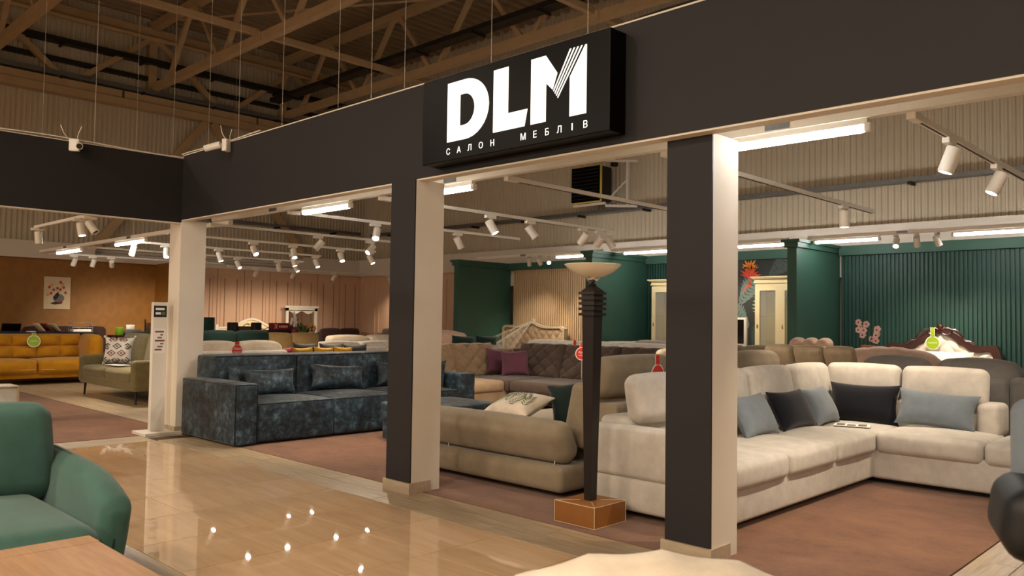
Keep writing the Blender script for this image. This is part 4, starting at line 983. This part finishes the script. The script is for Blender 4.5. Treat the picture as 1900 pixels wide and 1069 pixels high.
# ---------------- back wall cabinets, mural, tv, console
def cabinet(loc, w, label, pts=True):
    t = thing('display_cabinet', label, 'cabinet', loc, 0, 'cream glass cabinets'); h = w/2
    part('carcass', MB().bb(-h, -h+.03, -.2, .2, .1, 2.1).bb(h-.03, h, -.2, .2, .1, 2.1).bb(-h, h, .17, .2, .1, 2.1).bb(-h, h, -.2, .2, 0, .14).bb(-h, h, -.2, .2, 2.06, 2.12), 'mint_wood', t, smooth=None)
    part('back_lining', MB().bb(-h+.03, h-.03, .16, .17, .14, 2.06), 'yellow_back', t, smooth=None)
    part('cornice', MB().bb(-h-.03, h+.03, -.23, .2, 2.1, 2.13).bb(-h-.06, h+.06, -.26, .2, 2.18, 2.2).bb(-h-.02, h+.02, -.22, .2, 2.13, 2.18).bb(-h-.08, h+.08, -.28, .2, 2.2, 2.22), 'mint_wood', t, smooth=None)
    n = 1 if w < .7 else 2
    for i in range(n):
        x0 = -h+i*w/n; x1 = x0+w/n
        d = part('door', MB().bb(x0, x0+.09, -.23, -.2, .14, 2.08).bb(x1-.09, x1, -.23, -.2, .14, 2.08).bb(x0+.09, x1-.09, -.23, -.2, 1.96, 2.08).bb(x0+.09, x1-.09, -.23, -.2, .14, .26), 'mint_wood', t, smooth=None)
        part('pane', MB().bb(x0+.09, x1-.09, -.218, -.212, .26, 1.96), 'pane_glass', d, smooth=None)
        part('key_plate', MB().rb((x0+.045, -.235, 1.3), (.02, .01, .07), .004, k=1), 'brass', d)
    for z in (.62, 1.02, 1.48): part('shelf', MB().bb(-h+.03, h-.03, -.18, .16, z, z+.008), 'pane_glass', t, smooth=None)
    for x, z, hh in ((-.1, .63, .18), (.05, .63, .14), (-.05, 1.03, .12), (.1, 1.03, .16)): part('display_bottle', MB().lathe([(.03, z), (.03, z+hh*.7), (.01, z+hh*.8), (.01, z+hh)], (x, .02, 0), 10), 'paper_white', t)
    return t
cabinet((-9.05, 14.15, 0), .9, 'tall cream glass cabinet between the green partition and the right column')
cabinet((-6.72, 14.15, 0), .98, 'tall cream glass cabinet in front of the tropical mural')
mu = bpy.data.objects['wall_mural']
def monstera(cx, cz, s, ang, mat):
    mb = MB(); n = 9
    for sd in (-1, 1):
        for i in range(n):
            f = (i+.5)/n; L = s*(.25+.75*math.sin(math.pi*(.15+.8*f)))*.62; y0 = s*(f-.5)*1.5
            a = R_(62-52*f)*sd
            p0 = (0, y0); p1 = (sd*L*math.cos(abs(a)), y0+L*math.sin(abs(a))*.6+.0); wd = s*.062
            pts = [(p0[0], p0[1]-wd), (p1[0]*.6, (p0[1]+p1[1])/2-wd*1.3), (p1[0], p1[1]), (p1[0]*.6, (p0[1]+p1[1])/2+wd*1.1), (p0[0], p0[1]+wd)]
            ca, sa = math.cos(R_(ang)), math.sin(R_(ang))
            q = [(cx+u*ca-v*sa, cz+u*sa+v*ca) for u, v in pts]
            mb.prism(q if sd > 0 else q[::-1], .003, 'xz', 14.417-.001*(i % 3))
    part('mural_leaf', mb, mat, mu, smooth=None)
def bromeliad(cx, cz, s):
    mb = MB(); mo = MB()
    for i, a in enumerate((-75, -55, -30, -10, 12, 35, 60, 80)):
        for lv, sc in ((0, 1), (.45, .8)):
            d = R_(90-a); L = s*sc*(.5+.1*(i % 3)); x0, z0 = cx, cz+lv*s*.8
            tip = (x0+L*math.cos(d), z0+L*math.sin(d)); nx, nz = -math.sin(d)*s*.06, math.cos(d)*s*.06
            mid = (x0+.45*L*math.cos(d), z0+.45*L*math.sin(d))
            (mo if lv else mb).prism([(x0, z0), (mid[0]-nx, mid[1]-nz), tip, (mid[0]+nx, mid[1]+nz)], .003, 'xz', 14.413)
    mb.prism([(cx-.03*s, cz-.5*s), (cx+.06*s, cz-.45*s), (cx+.04*s, cz+.2*s), (cx-.04*s, cz+.2*s)], .003, 'xz', 14.412)
    mb.prism([(cx, cz-.35*s), (cx-.35*s, cz-.75*s), (cx-.3*s, cz-.62*s), (cx, cz-.22*s)], .003, 'xz', 14.412)
    part('mural_flower', mb, 'flame_red', mu, smooth=None); part('mural_flower', mo, 'flame_orange', mu, smooth=None)
for a in ((-6.45, 2.35, .42, 20, 'leaf_sage'), (-7.25, 1.55, .5, 15, 'leaf_sage'), (-7.6, 2.0, .45, -35, 'leaf_slate'), (-7.1, 2.0, .42, 60, 'leaf_slate'), (-7.8, 1.5, .42, 40, 'leaf_slate'), (-8.3, 2.1, .5, 0, 'leaf_dark'), (-8.5, 1.3, .5, 30, 'leaf_sage'),
          (-6.95, 2.45, .4, -50, 'leaf_dark'), (-7.4, 1.1, .4, -20, 'leaf_dark'), (-6.4, 1.8, .4, 70, 'leaf_dark')): monstera(*a)
bromeliad(-7.58, 2.25, .42); bromeliad(-7.22, .98, .3)
tv = thing('television', 'small television in a white frame standing before the tropical mural', 'television', (-7.72, 13.9, .84))
part('frame', MB().rbb(-.36, .36, -.03, .03, .08, .62, .012, k=1), 'white_paint', tv); part('screen', MB().bb(-.31, .31, -.034, -.03, .13, .58), 'screen_black', tv, smooth=None)
part('stand', MB().rbb(-.12, .12, -.08, .08, 0, .02, .005, k=1).bb(-.03, .03, -.01, .01, .02, .1), 'white_paint', tv)
cd = thing('low_cabinet', 'low cream cabinet under the television', 'cabinet', (-7.98, 14.0, 0))
part('body', MB().bb(-.56, .56, -.25, .25, .06, .8), 'mint_wood', cd, smooth=None); part('top', MB().rbb(-.59, .59, -.28, .28, .8, .84, .01, k=1), 'white_paint', cd)
for s in (-1, 1): d = part('door', MB().bb(s*.28-.26, s*.28+.26, -.265, -.25, .1, .76), 'mint_wood', cd, smooth=None); part('knob', MB().ball((s*.06, -.28, .45), .018), 'brass', d)
cn = thing('console_table', 'white console table with bowed top against the green partition', 'table', (-9.5, 13.2, 0))
part('top', MB().lathe([(.0005, .93), (.62, .93), (.64, .945), (.62, .96), (.0005, .96)], seg=32), 'white_paint', cn); cn.children[0].scale = (.55, .9, 1)
part('apron', MB().bb(-.2, .24, -.42, .42, .8, .93), 'mint_wood', cn, smooth=None)
for x in (-.16, .2):
    for y in (-.38, .38): part('leg', MB().tube((x, y, 0), (x, y, .82), .02, .035), 'mint_wood', cn)
def flowers(name, label, loc, potmat, pot, stems, petmat, h, spread, pr, eyemat=None, pet=5):
    t = thing(name, label, 'flowers', loc); mbp = MB().lathe(pot, seg=18); part('pot', mbp, potmat, t)
    z0 = pot[-1][1]; st_, le = MB(), MB(); k = 0
    for i in range(stems):
        a = i*2.4; tip = np.array((spread*math.cos(a), spread*.5*math.sin(a), z0+h*(.55+.45*((i*37) % 10)/10)))
        st_.path([(0, 0, z0-.02), (tip[0]*.35, tip[1]*.35, z0+(tip[2]-z0)*.55), tuple(tip)], .004, 5)
        fl_ = MB(); ey = MB()
        for j in range(3):
            c = tip+np.array((random.uniform(-1, 1)*pr, random.uniform(-1, 1)*pr, -j*pr*1.4+random.uniform(-.3, .3)*pr))
            for q in range(pet):
                b = 2*math.pi*q/pet; fl_.ball(c+np.array((math.cos(b)*pr*.55, -.3*pr, math.sin(b)*pr*.55)), pr*.5, (1, .35, 1), 7, 4)
            ey.ball(c+np.array((0, -.55*pr, 0)), pr*.25, seg=6, rings=4)
        b = part('blossom', fl_, petmat, t, kind='stuff')
        if eyemat: part('blossom_eye', ey, eyemat, b, kind='stuff')
    part('stems', st_, 'twig', t)
    return t
flowers('orchid_pot', 'pink orchid in a terracotta pot before the green ribbed wall', (-4.55, 12.25, .86), 'terracotta', [(.05, 0), (.075, .02), (.09, .16), (.1, .17), (.1, .2), (.09, .2)], 4, 'petal_pink', .40, .17, .05, 'petal_deep')
ps = thing('plant_stand', 'dark plant stand that carries the orchid pot', 'stand', (-4.55, 12.25, 0))
part('top', MB().rbb(-.16, .16, -.16, .16, .83, .86, .005, k=1), 'dark_wood', ps)
for x in (-.15, .15):
    for y in (-.15, .15): part('leg', MB().tube((x, y, 0), (x, y, .84), .015), 'dark_wood', ps)
# sofa far behind the yellow armchair
sofa('rounded pink sofa with dark teal cushions before the dark green partition', (-12.75, 11.3, 0), 180, 1.4, .85, 'blush', n=1, back=1.05, puff=.12, bt=.34, aw=.14)
for i, y in enumerate((10.25, 10.85)): cushion(('near', 'far')[i]+' dark teal cushion by the long pink sofa side, lying on the pale sofa back' if False else 'dark teal cushion lying on the pale sofa back, '+('away from', 'next to')[i]+' the film covered bed', (-11.2, y, .955), .56, .17, .2, 'dark_teal', (0, 3, 88), group='dark teal cushions on the pale sofa')
sofa('pale sofa with teal cushions behind the beige buttoned wing', (-11.45, 10.7, 0), -90, 1.6, .8, 'grey_pink', n=2, back=.88)
# ================================================================== LEFT SIDE OF THE SHOP
mus = thing('mustard_sofa', 'mustard velvet sofa with channel tufted back below the painting', 'sofa', (-17.6, 4.4, 0), 90)
part('base', MB().rbb(-2.0, 1.55, -.55, .5, .12, .26, .03), 'mustard', mus)
for i in range(3):
    x0 = -2.0+i*1.18
    part('seat_cushion', MB().rbb(x0+.005, x0+1.175, -.62, .25, .2, .47, .08, (0, .03, .03)), 'mustard', mus)
    s_ = mus.children[-1]
    part('piping', MB().path([(x0+.06, -.632, .29), (x0+1.12, -.632, .29)], .008, 6), 'orange_tan', s_)
for i in range(2):
    part('back_cushion', MB().tuft((-1.15+i*1.72, .42, .42), 1.7, .53, .24, 4, 2, .10, (-10, 0, 0), square=True, res=10), 'mustard', mus)
part('side_wing', MB().rbb(1.35, 1.62, -.35, .5, .2, .93, .12, (.03, .02, .02)), 'mustard', mus)
part('back_frame', MB().rbb(-2.0, 1.55, .4, .52, .12, .9, .04), 'mustard', mus)
for x in (-1.8, 1.4):
    for y in (-.4, .35): part('leg', MB().tube((x, y, 0), (x, y, .14), .02), 'black_matte', mus)
price_tag('lime green round tag hanging on the mustard velvet sofa', (-17.83, 4.9, .80), 90, 'tag_green', NOV, -8, .04, .12)
ol = sofa('olive fabric loveseat on slim black legs with a patterned cushion', (-13.6, 5.25, 0), 0, 2.4, 1.0, 'olive_fabric', n=2, seat=.5, back=1.02, aw=.17, ah=.66, leg=.2, bt=.26, puff=.03)
for o in list(ol.children):
    if o.name.startswith('leg'): bpy.data.objects.remove(o)
for sx in (-1, 1):
    for sy in (-1, 1): part('leg', MB().tube((sx*1.1, sy*.42, 0), (sx*1.06, sy*.42, .22), .014, .022), 'black_matte', ol)
pc = cushion('white cushion with dark diamond kilim pattern on the olive loveseat', (-14.17, 5.165, .745), .48, .46, .15, 'white_fabric', (-14, 0, 48))
for j in range(4):
    for i in range(3):
        cx, cz = -.16+i*.16+(.08 if j % 2 else 0), -.17+j*.115
        if abs(cx) > .2: continue
        dm = lambda s: [(cx-.075*s, cz), (cx, cz-.055*s), (cx+.075*s, cz), (cx, cz+.055*s)]
        yy = -.075*((1-abs(cx/.25)**2.6)*(1-abs(cz/.24)**2.6))**.5-.008
        mb = MB()
        o_, i__ = dm(1.0), dm(.72)
        for q in range(4): mb.prism([o_[q], o_[(q+1) % 4], i__[(q+1) % 4], i__[q]], .012, 'xz', yy)
        part('woven_diamond', mb, 'ink_black' if j % 2 == 0 else 'book_red', pc, smooth=None)
        part('woven_diamond', MB().prism(dm(.35), .012, 'xz', yy), 'ink_grey', pc, smooth=None)
part('tassel', MB().ball((-.25, 0, .24), .02).ball((.25, 0, .24), .02), 'white_fabric', pc)
lf2 = solo('leaflet', MB().rb((0, 0, 0), (.42, .2, .01), .004, k=1), 'paper_white', 'white leaflet lying on the seat of the olive loveseat', 'leaflet', (-13.75, 5.0, .532), 10)
# dark sofa and office corner in front of the orange wall
sofa('dark brown sofa with three rounded back cushions against the orange wall', (-19.9, 6.15, 0), 90, 1.9, .85, 'brown_velvet', n=3, back=1.04, puff=.05, aw=.08)
dk = thing('desk', 'black desk covered with papers and books behind the mustard sofa', 'desk', (-18.7, 4.4, 0), 90)
part('top', MB().rbb(-1.2, 1.85, -.35, .35, .92, .96, .006, k=1), 'black_matte', dk); part('front_panel', MB().bb(-1.15, 1.65, -.33, -.3, .1, .92), 'black_matte', dk, smooth=None)
for x in (-1.1, 1.6): part('side_panel', MB().bb(x-.02, x+.02, -.33, .33, 0, .92), 'black_matte', dk, smooth=None)
DZ = .962
solo('storage_box', MB().rbb(-.06, .06, -.1, .1, 0, .13, .008, k=1), 'box_cyan', 'small turquoise box on the black desk', 'box', (-18.75, 4.3, DZ))
solo('monitor', MB().rbb(-.02, .02, -.22, .22, .02, .34, .01, k=1).bb(-.1, .1, -.08, .08, 0, .02), 'black_matte', 'black monitor at the end of the black desk', 'monitor', (-18.8, 3.35, DZ))
lt = thing('laptop', 'dark laptop standing open on the black desk', 'laptop', (-18.7, 4.7, DZ), 70)
part('keyboard_deck', MB().rbb(-.17, .17, -.12, .12, 0, .016, .004, k=1), 'black_matte', lt); part('lid', MB().rb((0, .19, .09), (.34, .012, .24), .004, rot=(-50, 0, 0), k=1), 'black_gloss', lt)
for i, (c, l) in enumerate((('paper_white', 'white paper stack beside the laptop'), ('book_page', 'thick catalogue with cream pages leaning on the desk'), ('book_red', 'brown folder leaning against the cream catalogue'), ('book_page', 'second cream catalogue leaning behind the brown folder'), ('book_blue', 'dark blue catalogue lying tilted on the desk'))):
    o = solo('catalogue', MB().rbb(-.14, .14, -.055, .055, 0, .02, .004, k=1) if i in (0, 4) else MB().rbb(-.14, .14, -.1, .1, 0, .025, .004, k=1), c, l, 'book', (-18.6, 5.05+i*.14, DZ+.03), 0, group='catalogues on the desk'); o.rotation_euler = (R_(-48 if i in (1, 2, 3, 5) else 0), 0, R_(4*i))
    o.location.z = DZ+(.09 if i in (1, 2, 3, 5) else .0)
cr = thing('letter_tray', 'grey wire letter tray with papers on the black desk', 'tray', (-18.62, 6.0, DZ+.008), 90)
mb = MB()
for z in (0, .09, .18):
    for y in (-.12, .12): mb.tube((-.2, y, z), (.2, y, z), .007, seg=6)
    for x in (-.2, .2): mb.tube((x, -.12, z), (x, .12, z), .007, seg=6)
for x in (-.2, .2):
    for y in (-.12, .12): mb.tube((x, y, 0), (x, y, .19), .007, seg=6)
part('frame', mb, 'box_grey', cr); part('paper_stack', MB().rbb(-.18, .18, -.11, .11, .0, .05, .004, k=1), 'paper_white', cr)
sofa('dark green velvet sofa behind the olive loveseat', (-16.9, 7.05, 0), 90, 1.6, .95, 'dark_teal', n=2, back=.97, puff=.05)
tb = thing('side_table', 'dark side table with boxes behind the dark green sofa', 'table', (-18.0, 6.95, 0), 90)
part('top', MB().rbb(-.55, .55, -.22, .22, .87, .91, .006, k=1), 'dark_wood', tb)
for x in (-.5, .5):
    for y in (-.18, .18): part('leg', MB().tube((x, y, 0), (x, y, .88), .02), 'dark_wood', tb)
solo('storage_box', MB().rbb(-.08, .08, -.06, .06, 0, .17, .01, k=1), 'box_lime', 'lime green box on the dark side table', 'box', (-17.9, 6.53, .91))
solo('storage_box', MB().rbb(-.1, .1, -.17, .17, 0, .12, .008, k=1), 'box_grey', 'flat grey box on the dark side table', 'box', (-17.95, 6.8, .91))
solo('storage_box', MB().rbb(-.06, .06, -.07, .07, 0, .1, .008, k=1), 'paper_white', 'small white box on top of the flat grey box', 'box', (-17.97, 6.78, 1.03))
og = thing('desk_organiser', 'dark wooden organiser with two posts on the side table before the orange wallpaper', 'organiser', (-17.95, 7.2, .91), 90)
for x in (-.12, .12): part('post', MB().tube((x, 0, 0), (x, 0, .34), .014), 'dark_wood', og)
part('panel', MB().rbb(-.11, .11, -.02, .02, .06, .27, .006, k=1), 'box_brown', og); part('tray', MB().rbb(-.13, .13, -.08, .08, 0, .05, .006, k=1), 'dark_wood', og)
flowers('berry_vase', 'red and pink dried flowers in a dark vase near the white column', (-15.6, 6.58, .86), 'black_matte', [(.06, 0), (.09, .08), (.07, .2), (.05, .26)], 7, 'ink_red', .5, .18, .035)
vt = thing('side_table', 'small dark table that carries the dried flowers', 'table', (-15.6, 6.58, 0))
part('top', MB().lathe([(.0005, .83), (.25, .83), (.25, .86), (.0005, .86)], seg=24), 'dark_wood', vt); part('leg', MB().tube((0, 0, 0), (0, 0, .84), .03), 'dark_wood', vt); part('foot', MB().lathe([(.18, 0), (.18, .02), (.03, .04)], seg=20), 'dark_wood', vt)
# painting on the orange wall
pt = thing('painting', 'canvas painting of a black and white vase with red flowers on the orange wall', 'painting', (-20.5, 6.07, 1.45), 90)
part('canvas', MB().bb(-.275, .275, -.035, 0, 0, .74), 'canvas_cream', pt, smooth=None)
def disc(cx, cz, rx, rz_, n=14): return [(cx+rx*math.cos(a), cz+rz_*math.sin(a)) for a in np.linspace(0, 2*math.pi, n, endpoint=False)]
def paint(poly, mat, lift, nm): part(nm, MB().prism(poly, .001, 'xz', -.036-lift*.001), mat, pt, smooth=None)
paint(disc(.03, .25, .12, .1), 'ink_grey', 1, 'painted_vase'); paint([(-.04, .2), (-.09, .27), (-.03, .36), (.02, .4), (.04, .32), (.0, .24)], 'ink_black', 2, 'painted_vase'); paint([(-.15, .13), (-.05, .1), (.1, .13), (.12, .17), (-.05, .17)], 'ink_black', 2, 'painted_shadow'); paint([(.0, .15), (.12, .16), (.1, .2), (.0, .19)], 'ink_red', 3, 'painted_fruit')
for i, (x, z) in enumerate(((-.12, .55), (-.17, .5), (0, .48), (.06, .62), (.1, .58), (-.08, .44), (.06, .45), (.17, .38), (-.2, .33), (.13, .5), (-.13, .36))): paint(disc(x, z, .03, .034, 8), 'ink_red' if i % 4 else 'flame_orange', 2, 'painted_flower')
for a, b in (((.02, .4), (-.02, .5)), ((.03, .4), (.12, .58)), ((.02, .4), (-.1, .48))): pt_ = part('painted_stem', MB().bar((a[0], -.037, a[1]), (b[0], -.037, b[1]), .008, .002), 'leaf_dark', pt, smooth=None)
# ---------------- middle background behind the velvet sofa
sofa('tan leather sofa with stitched back before the white carved bed', (-17.2, 9.9, 0), 90, 2.7, .95, 'tan_leather', n=3, back=.95, puff=.04, bt=.3)
sofa('cream leather sofa with soft rounded back beside the mirror', (-14.95, 10.6, 0), -90, 2.4, .95, 'cream', n=2, back=.95, puff=.05, bt=.3)
sofa('low off white sofa back before the cream leather sofa', (-13.95, 9.75, 0), -90, 2.3, .7, 'white_fabric', n=2, back=.86, puff=.04)
sofa('dark brown leather sofa beside the tall mirror at the panelled wall', (-19.8, 13.45, 0), 90, 1.7, .85, 'brown_velvet', n=2, back=1.02, puff=.04)
sofa('dark brown leather sofa in the back corner below the panelled wall', (-17.6, 14.0, 0), 0, 3.0, .85, 'brown_velvet', n=3, back=1.04, puff=.04)
sofa('low grey sofa covered with cushions behind the velvet sofa', (-10.95, 6.95, 0), 90, 2.2, .95, 'charcoal', n=3, seat=.48, back=.76)
for i, (y, h_) in enumerate(((6.72, .48), (7.18, .46), (7.64, .44))): cushion(('first', 'second', 'third')[i]+' charcoal cushion from the cream sofa on the low grey sofa', (-10.87, y, .495+h_*.49), .44, h_, .14, 'charcoal', (-13, (1, 2, -2)[i], 88), group='charcoal cushions')
for i, y in enumerate((6.55, 6.9, 7.25)): cushion(('first', 'second', 'third')[i]+' ochre yellow cushion from the raspberry one on the low grey sofa', (-10.66, y, .70), .34, .42, .13, 'ochre', (-13, (-2, 3, 3)[i], 88), group='ochre cushions')
cushion('raspberry red cushion beside the cream sofa', (-10.64, 6.22, .70), .31, .42, .13, 'raspberry', (-13, -3, 88))
sofa('dark green sofa behind the cream sofa', (-13.4, 6.95, 0), 90, 1.7, .9, 'dark_teal', n=2, back=1.08)
cushion('dark green cushion lying on the tan leather sofa', (-16.85, 9.0, .62), .5, .34, .18, 'dark_teal', (-14, 0, 88))
def drum_box(loc, rz, label, text):
    t = thing('display_box', label, 'box', loc, rz); part('body', MB().rbb(-.1, .1, -.1, .1, 0, .34, .03), 'black_matte', t)
    if text:
        mb = MB(); glyph(mb, text, .1, .001, (.035, -.102, .05), (90, -90, 0)); part('lettering', mb, 'text_grey', t, smooth=None)
    return t
pb = thing('shelf_stand', 'long dark shelf behind the tan sofa carrying display boxes and flowers', 'shelf', (-18.08, 10.1, 0), 90)
part('top', MB().rbb(-1.1, 1.2, -.18, .18, .82, .86, .006, k=1), 'dark_wood', pb)
for x in (-1.05, 1.15): part('side_panel', MB().bb(x-.02, x+.02, -.16, .16, 0, .82), 'dark_wood', pb, smooth=None)
drum_box((-18.0, 9.12, .86), 90, 'black display box with grey rotated letters beside the white bed', 'DIVO'); drum_box((-18.0, 9.72, .86), 90, 'black display box without lettering next to the picture panel', None)
solo('picture_panel', MB().rbb(-.16, .16, -.02, .02, 0, .25, .005, k=1), 'box_brown', 'dark brown picture panel between two black display boxes', 'panel', (-18.0, 9.42, .86), 90)
rbx = thing('gift_box', 'red box with white emblem and letters before the mirror', 'box', (-18.08, 10.38, 1.02), 90)
part('body', MB().rbb(-.23, .23, -.1, .1, 0, .17, .006, k=1), 'box_red', rbx)
em = MB()
for s in (-1, 1): em.prism([(-.14, .09), (-.125, .09), (-.14+s*.04+.0075, .15), (-.155+s*.04+.0075, .15)], .002, 'xz', -.102); em.prism([(-.14, .09), (-.125, .09), (-.14+s*.04, .03), (-.155+s*.04, .03)], .002, 'xz', -.102)
for i in range(6): em.bb(-.05+i*.04, -.028+i*.04, -.102, -.1, .06, .11)
part('emblem', em, 'paper_white', rbx, smooth=None, kind='stuff')
solo('display_tray', MB().rbb(-.35, .35, -.14, .14, 0, .16, .02, k=1), 'black_matte', 'black tray carrying the red box', 'tray', (-18.08, 10.28, .86), 90)
mi = thing('mirror', 'tall white framed mirror with carved top leaning at the beige wall', 'mirror', (-20.3, 12.34, 0), 90)
part('frame', MB().bb(-.5, -.42, -.04, 0, .3, 1.6).bb(.42, .5, -.04, 0, .3, 1.6).bb(-.42, .42, -.04, 0, .3, .38).bb(-.54, .54, -.06, 0, 1.6, 1.66).bb(-.5, .5, -.04, 0, 1.52, 1.6), 'white_paint', mi, smooth=None)
part('valance', MB().prism([(-.42, 1.54)]+[(u*.42, 1.47+.04*math.cos(u*math.pi*2)) for u in np.linspace(-1, 1, 17)]+[(.42, 1.54)], .03, 'xz', -.04), 'white_paint', mi, smooth=None)
part('glass', MB().bb(-.42, .42, -.02, -.01, .38, 1.54), 'mirror', mi, smooth=None)
flowers('orchid_vase', 'white orchid in a dark vase in front of the mirror', (-18.05, 10.8, .86), 'box_red', [(.05, 0), (.07, .04), (.06, .16), (.05, .2)], 4, 'petal_white', .42, .12, .055)
flowers('flower_pot', 'peach flowers in a small white pot before the mirror', (-18.0, 11.24, .86), 'paper_white', [(.04, 0), (.06, .1), (.065, .12)], 7, 'petal_peach', .22, .15, .04)
flowers('flower_pot', 'yellow and green flowers in a white pot beside the peach ones', (-18.1, 11.02, .86), 'paper_white', [(.04, 0), (.06, .1), (.065, .12)], 7, 'leaf_green', .2, .13, .045)
tlp = thing('table_lamp', 'table lamp with dark green drum shade beside the white column', 'lamp', (-14.8, 6.98, .86))
part('shade', MB().lathe([(.14, .18), (.14, .46), (.135, .46), (.135, .18)], seg=24), 'dark_teal', tlp); part('base', MB().lathe([(.08, 0), (.06, .04), (.02, .08), (.02, .3)], seg=16), 'black_matte', tlp)
nt = thing('nightstand', 'dark nightstand under the green shaded table lamp', 'cabinet', (-14.8, 6.98, 0))
part('body', MB().bb(-.22, .22, -.2, .2, .1, .84), 'dark_wood', nt, smooth=None); part('top', MB().rbb(-.25, .25, -.22, .22, .84, .86, .004, k=1), 'dark_wood', nt)
d = part('drawer', MB().bb(-.2, .2, -.215, -.2, .55, .8), 'dark_wood', nt, smooth=None); part('knob', MB().ball((0, -.225, .68), .015), 'brass', d)
for x in (-.18, .18):
    for y in (-.16, .16): part('leg', MB().tube((x, y, 0), (x, y, .12), .015), 'dark_wood', nt)
# ================================================================== FOREGROUND
ga = thing('green_armchair', 'teal green armchair with puffy cushions beside the wooden coffee table', 'armchair', (-4.35, .6, 0))
GA = 'teal_green'
pw('base', MB().rbb(-4.95, -3.86, -.3, 1.40, .06, .3, .04), GA, ga)
def armfn(q, u):
    f = (u[:, 0]+1)/2; up = (u[:, 2]+1)/2
    q[:, 2] -= np.where(u[:, 2] > -.2, (.05*f+.10*np.clip((f-.62)/.38, 0, 1)**2)*np.clip(up*1.4, 0, 1), 0)
    q[:, 1] += .07*up; return q
ar = pw('armrest', MB().rb((-4.43, 1.38, .34), (1.1, .14, .60), .06, (.0, .018, .01), None, m=10, fn=armfn), GA, ga)
pw('armrest', MB().rb((-4.43, -.28, .34), (1.1, .14, .60), .06, (.0, .018, .01), None, m=10), GA, ga)
pw('seat_cushion', MB().rbb(-4.75, -3.7, -.2, 1.32, .22, .45, .09, (.03, .02, .05), m=8), GA, ga)
pw('back_cushion', MB().rb((-4.72, .56, .64), (.24, 1.66, .5), .09, (.05, .01, .03), (0, -14, 0), m=10), GA, ga)
pw('back_frame', MB().rbb(-5.05, -4.85, -.3, 1.42, .1, .66, .05), GA, ga)
oo = np.array(ga.location)
part('piping', MB().path([tuple(np.array(q)-oo) for q in ((-4.95, 1.45, .645), (-4.6, 1.45, .63), (-4.3, 1.45, .60), (-4.1, 1.45, .565), (-3.97, 1.445, .51), (-3.9, 1.435, .44), (-3.88, 1.42, .3), (-3.88, 1.39, .1))], .006, 6), 'dark_teal', ar)
for x in (-4.85, -3.9):
    for y in (-.2, 1.35): pw('leg', MB().tube((x, y, 0), (x, y, .12), .018), 'black_matte', ga)
ct = thing('coffee_table', 'wooden coffee table with warm grained top before the green armchair', 'table', (-2.95, .65, 0))
part('top', MB().rbb(-.62, .55, -.6, .56, .41, .45, .004, k=1), 'wood_top', ct, smooth=None)
part('top_edge', MB().bb(-.62, -.5, -.6, .56, .4502, .4508), 'wood_top', ct, smooth=None)
for x in (-.55, .48):
    for y in (-.53, .49): part('leg', MB().bb(x-.03, x+.03, y-.03, y+.03, 0, .41), 'wood_top', ct, smooth=None)
lb = thing('linen_sofa', 'light linen sofa end with piped edges behind the green armchair', 'sofa', (-7.4, 1.0, 0))
ep = pw('end_panel', MB().rbb(-7.3, -7.08, .1, 1.86, .08, .8, .02), 'linen_light', lb)
part('piping', MB().path([(.325, -.88, .79), (.325, .85, .79), (.325, .85, -.0+.09)], .008, 6), 'linen_beige', ep)
pw('base', MB().rbb(-8.2, -7.25, .1, 1.84, .08, .42, .04), 'linen_light', lb); pw('seat_cushion', MB().rbb(-8.2, -7.3, .2, 1.8, .4, .5, .04), 'linen_light', lb)
na = thing('navy_armchair', 'navy armchair with rounded back between the linen sofa and the green armchair', 'armchair', (-6.2, .9, 0))
pw('back', MB().rbb(-6.35, -6.15, .3, 1.62, .2, .70, .09, (.02, 0, .02)), 'navy', na); pw('seat', MB().rbb(-6.2, -5.5, .35, 1.55, .15, .42, .07, (0, 0, .02)), 'navy', na)
for x in (-6.2, -5.6):
    for y in (.45, 1.45): pw('leg', MB().tube((x, y, 0), (x, y, .18), .016), 'black_matte', na)
qa = thing('quilted_armchair', 'cream quilted armchair back in front of the right column', 'armchair', (-1.06, 1.61, 0), 38)
def qfn(q, u):
    q[:, 2] += np.where(u[:, 2] > 0, -.13*np.abs(u[:, 0])**2.2-.012*np.abs(np.sin(u[:, 0]*9)), 0); return q
part('back', MB().rb((0, 0, .51), (.98, .3, .58), .14, (.0, .02, .03), None, m=24, fn=qfn), 'cream', qa)
part('seat', MB().rbb(-.4, .4, -.7, -.1, .22, .44, .08, (0, .01, .02)), 'cream', qa)
for s in (-1, 1): part('armrest', MB().rbb(s*.42-.08, s*.42+.08, -.7, .05, .2, .58, .07), 'cream', qa)
for x in (-.35, .35):
    for y in (-.6, .05): part('leg', MB().tube((x, y, 0), (x, y, .24), .018), 'black_matte', qa)
oc = thing('office_chair', 'dark office chair edge with armrest at the aisle', 'chair', (-.21, 2.25, 0), 20)
part('backrest', MB().rb((-.03, .04, 1.02), (.5, .07, .34), .05, (0, .01, .01), (0, 0, 0)), 'steel_blue', oc)
part('armrest', MB().rb((-.26, -.06, .94), (.13, .3, .15), .05, (.0, .0, .01), (0, 8, 0)), 'black_matte', oc)
part('arm_post', MB().tube((-.23, -.04, .85), (-.2, -.04, .5), .014), 'chrome', oc)
part('seat', MB().rbb(-.24, .26, -.42, .06, .44, .54, .04, (0, 0, .02)), 'black_matte', oc)
part('gas_post', MB().tube((0, -.18, .08), (0, -.18, .45), .025), 'chrome', oc)
for i in range(5):
    a = i*2*math.pi/5; e = (.28*math.cos(a), -.18+.28*math.sin(a)); part('base_arm', MB().bar((0, -.18, .1), (e[0], e[1], .07), .04, .025), 'black_matte', oc, smooth=None); part('caster', MB().ball((e[0], e[1], .03), .03), 'black_matte', oc)
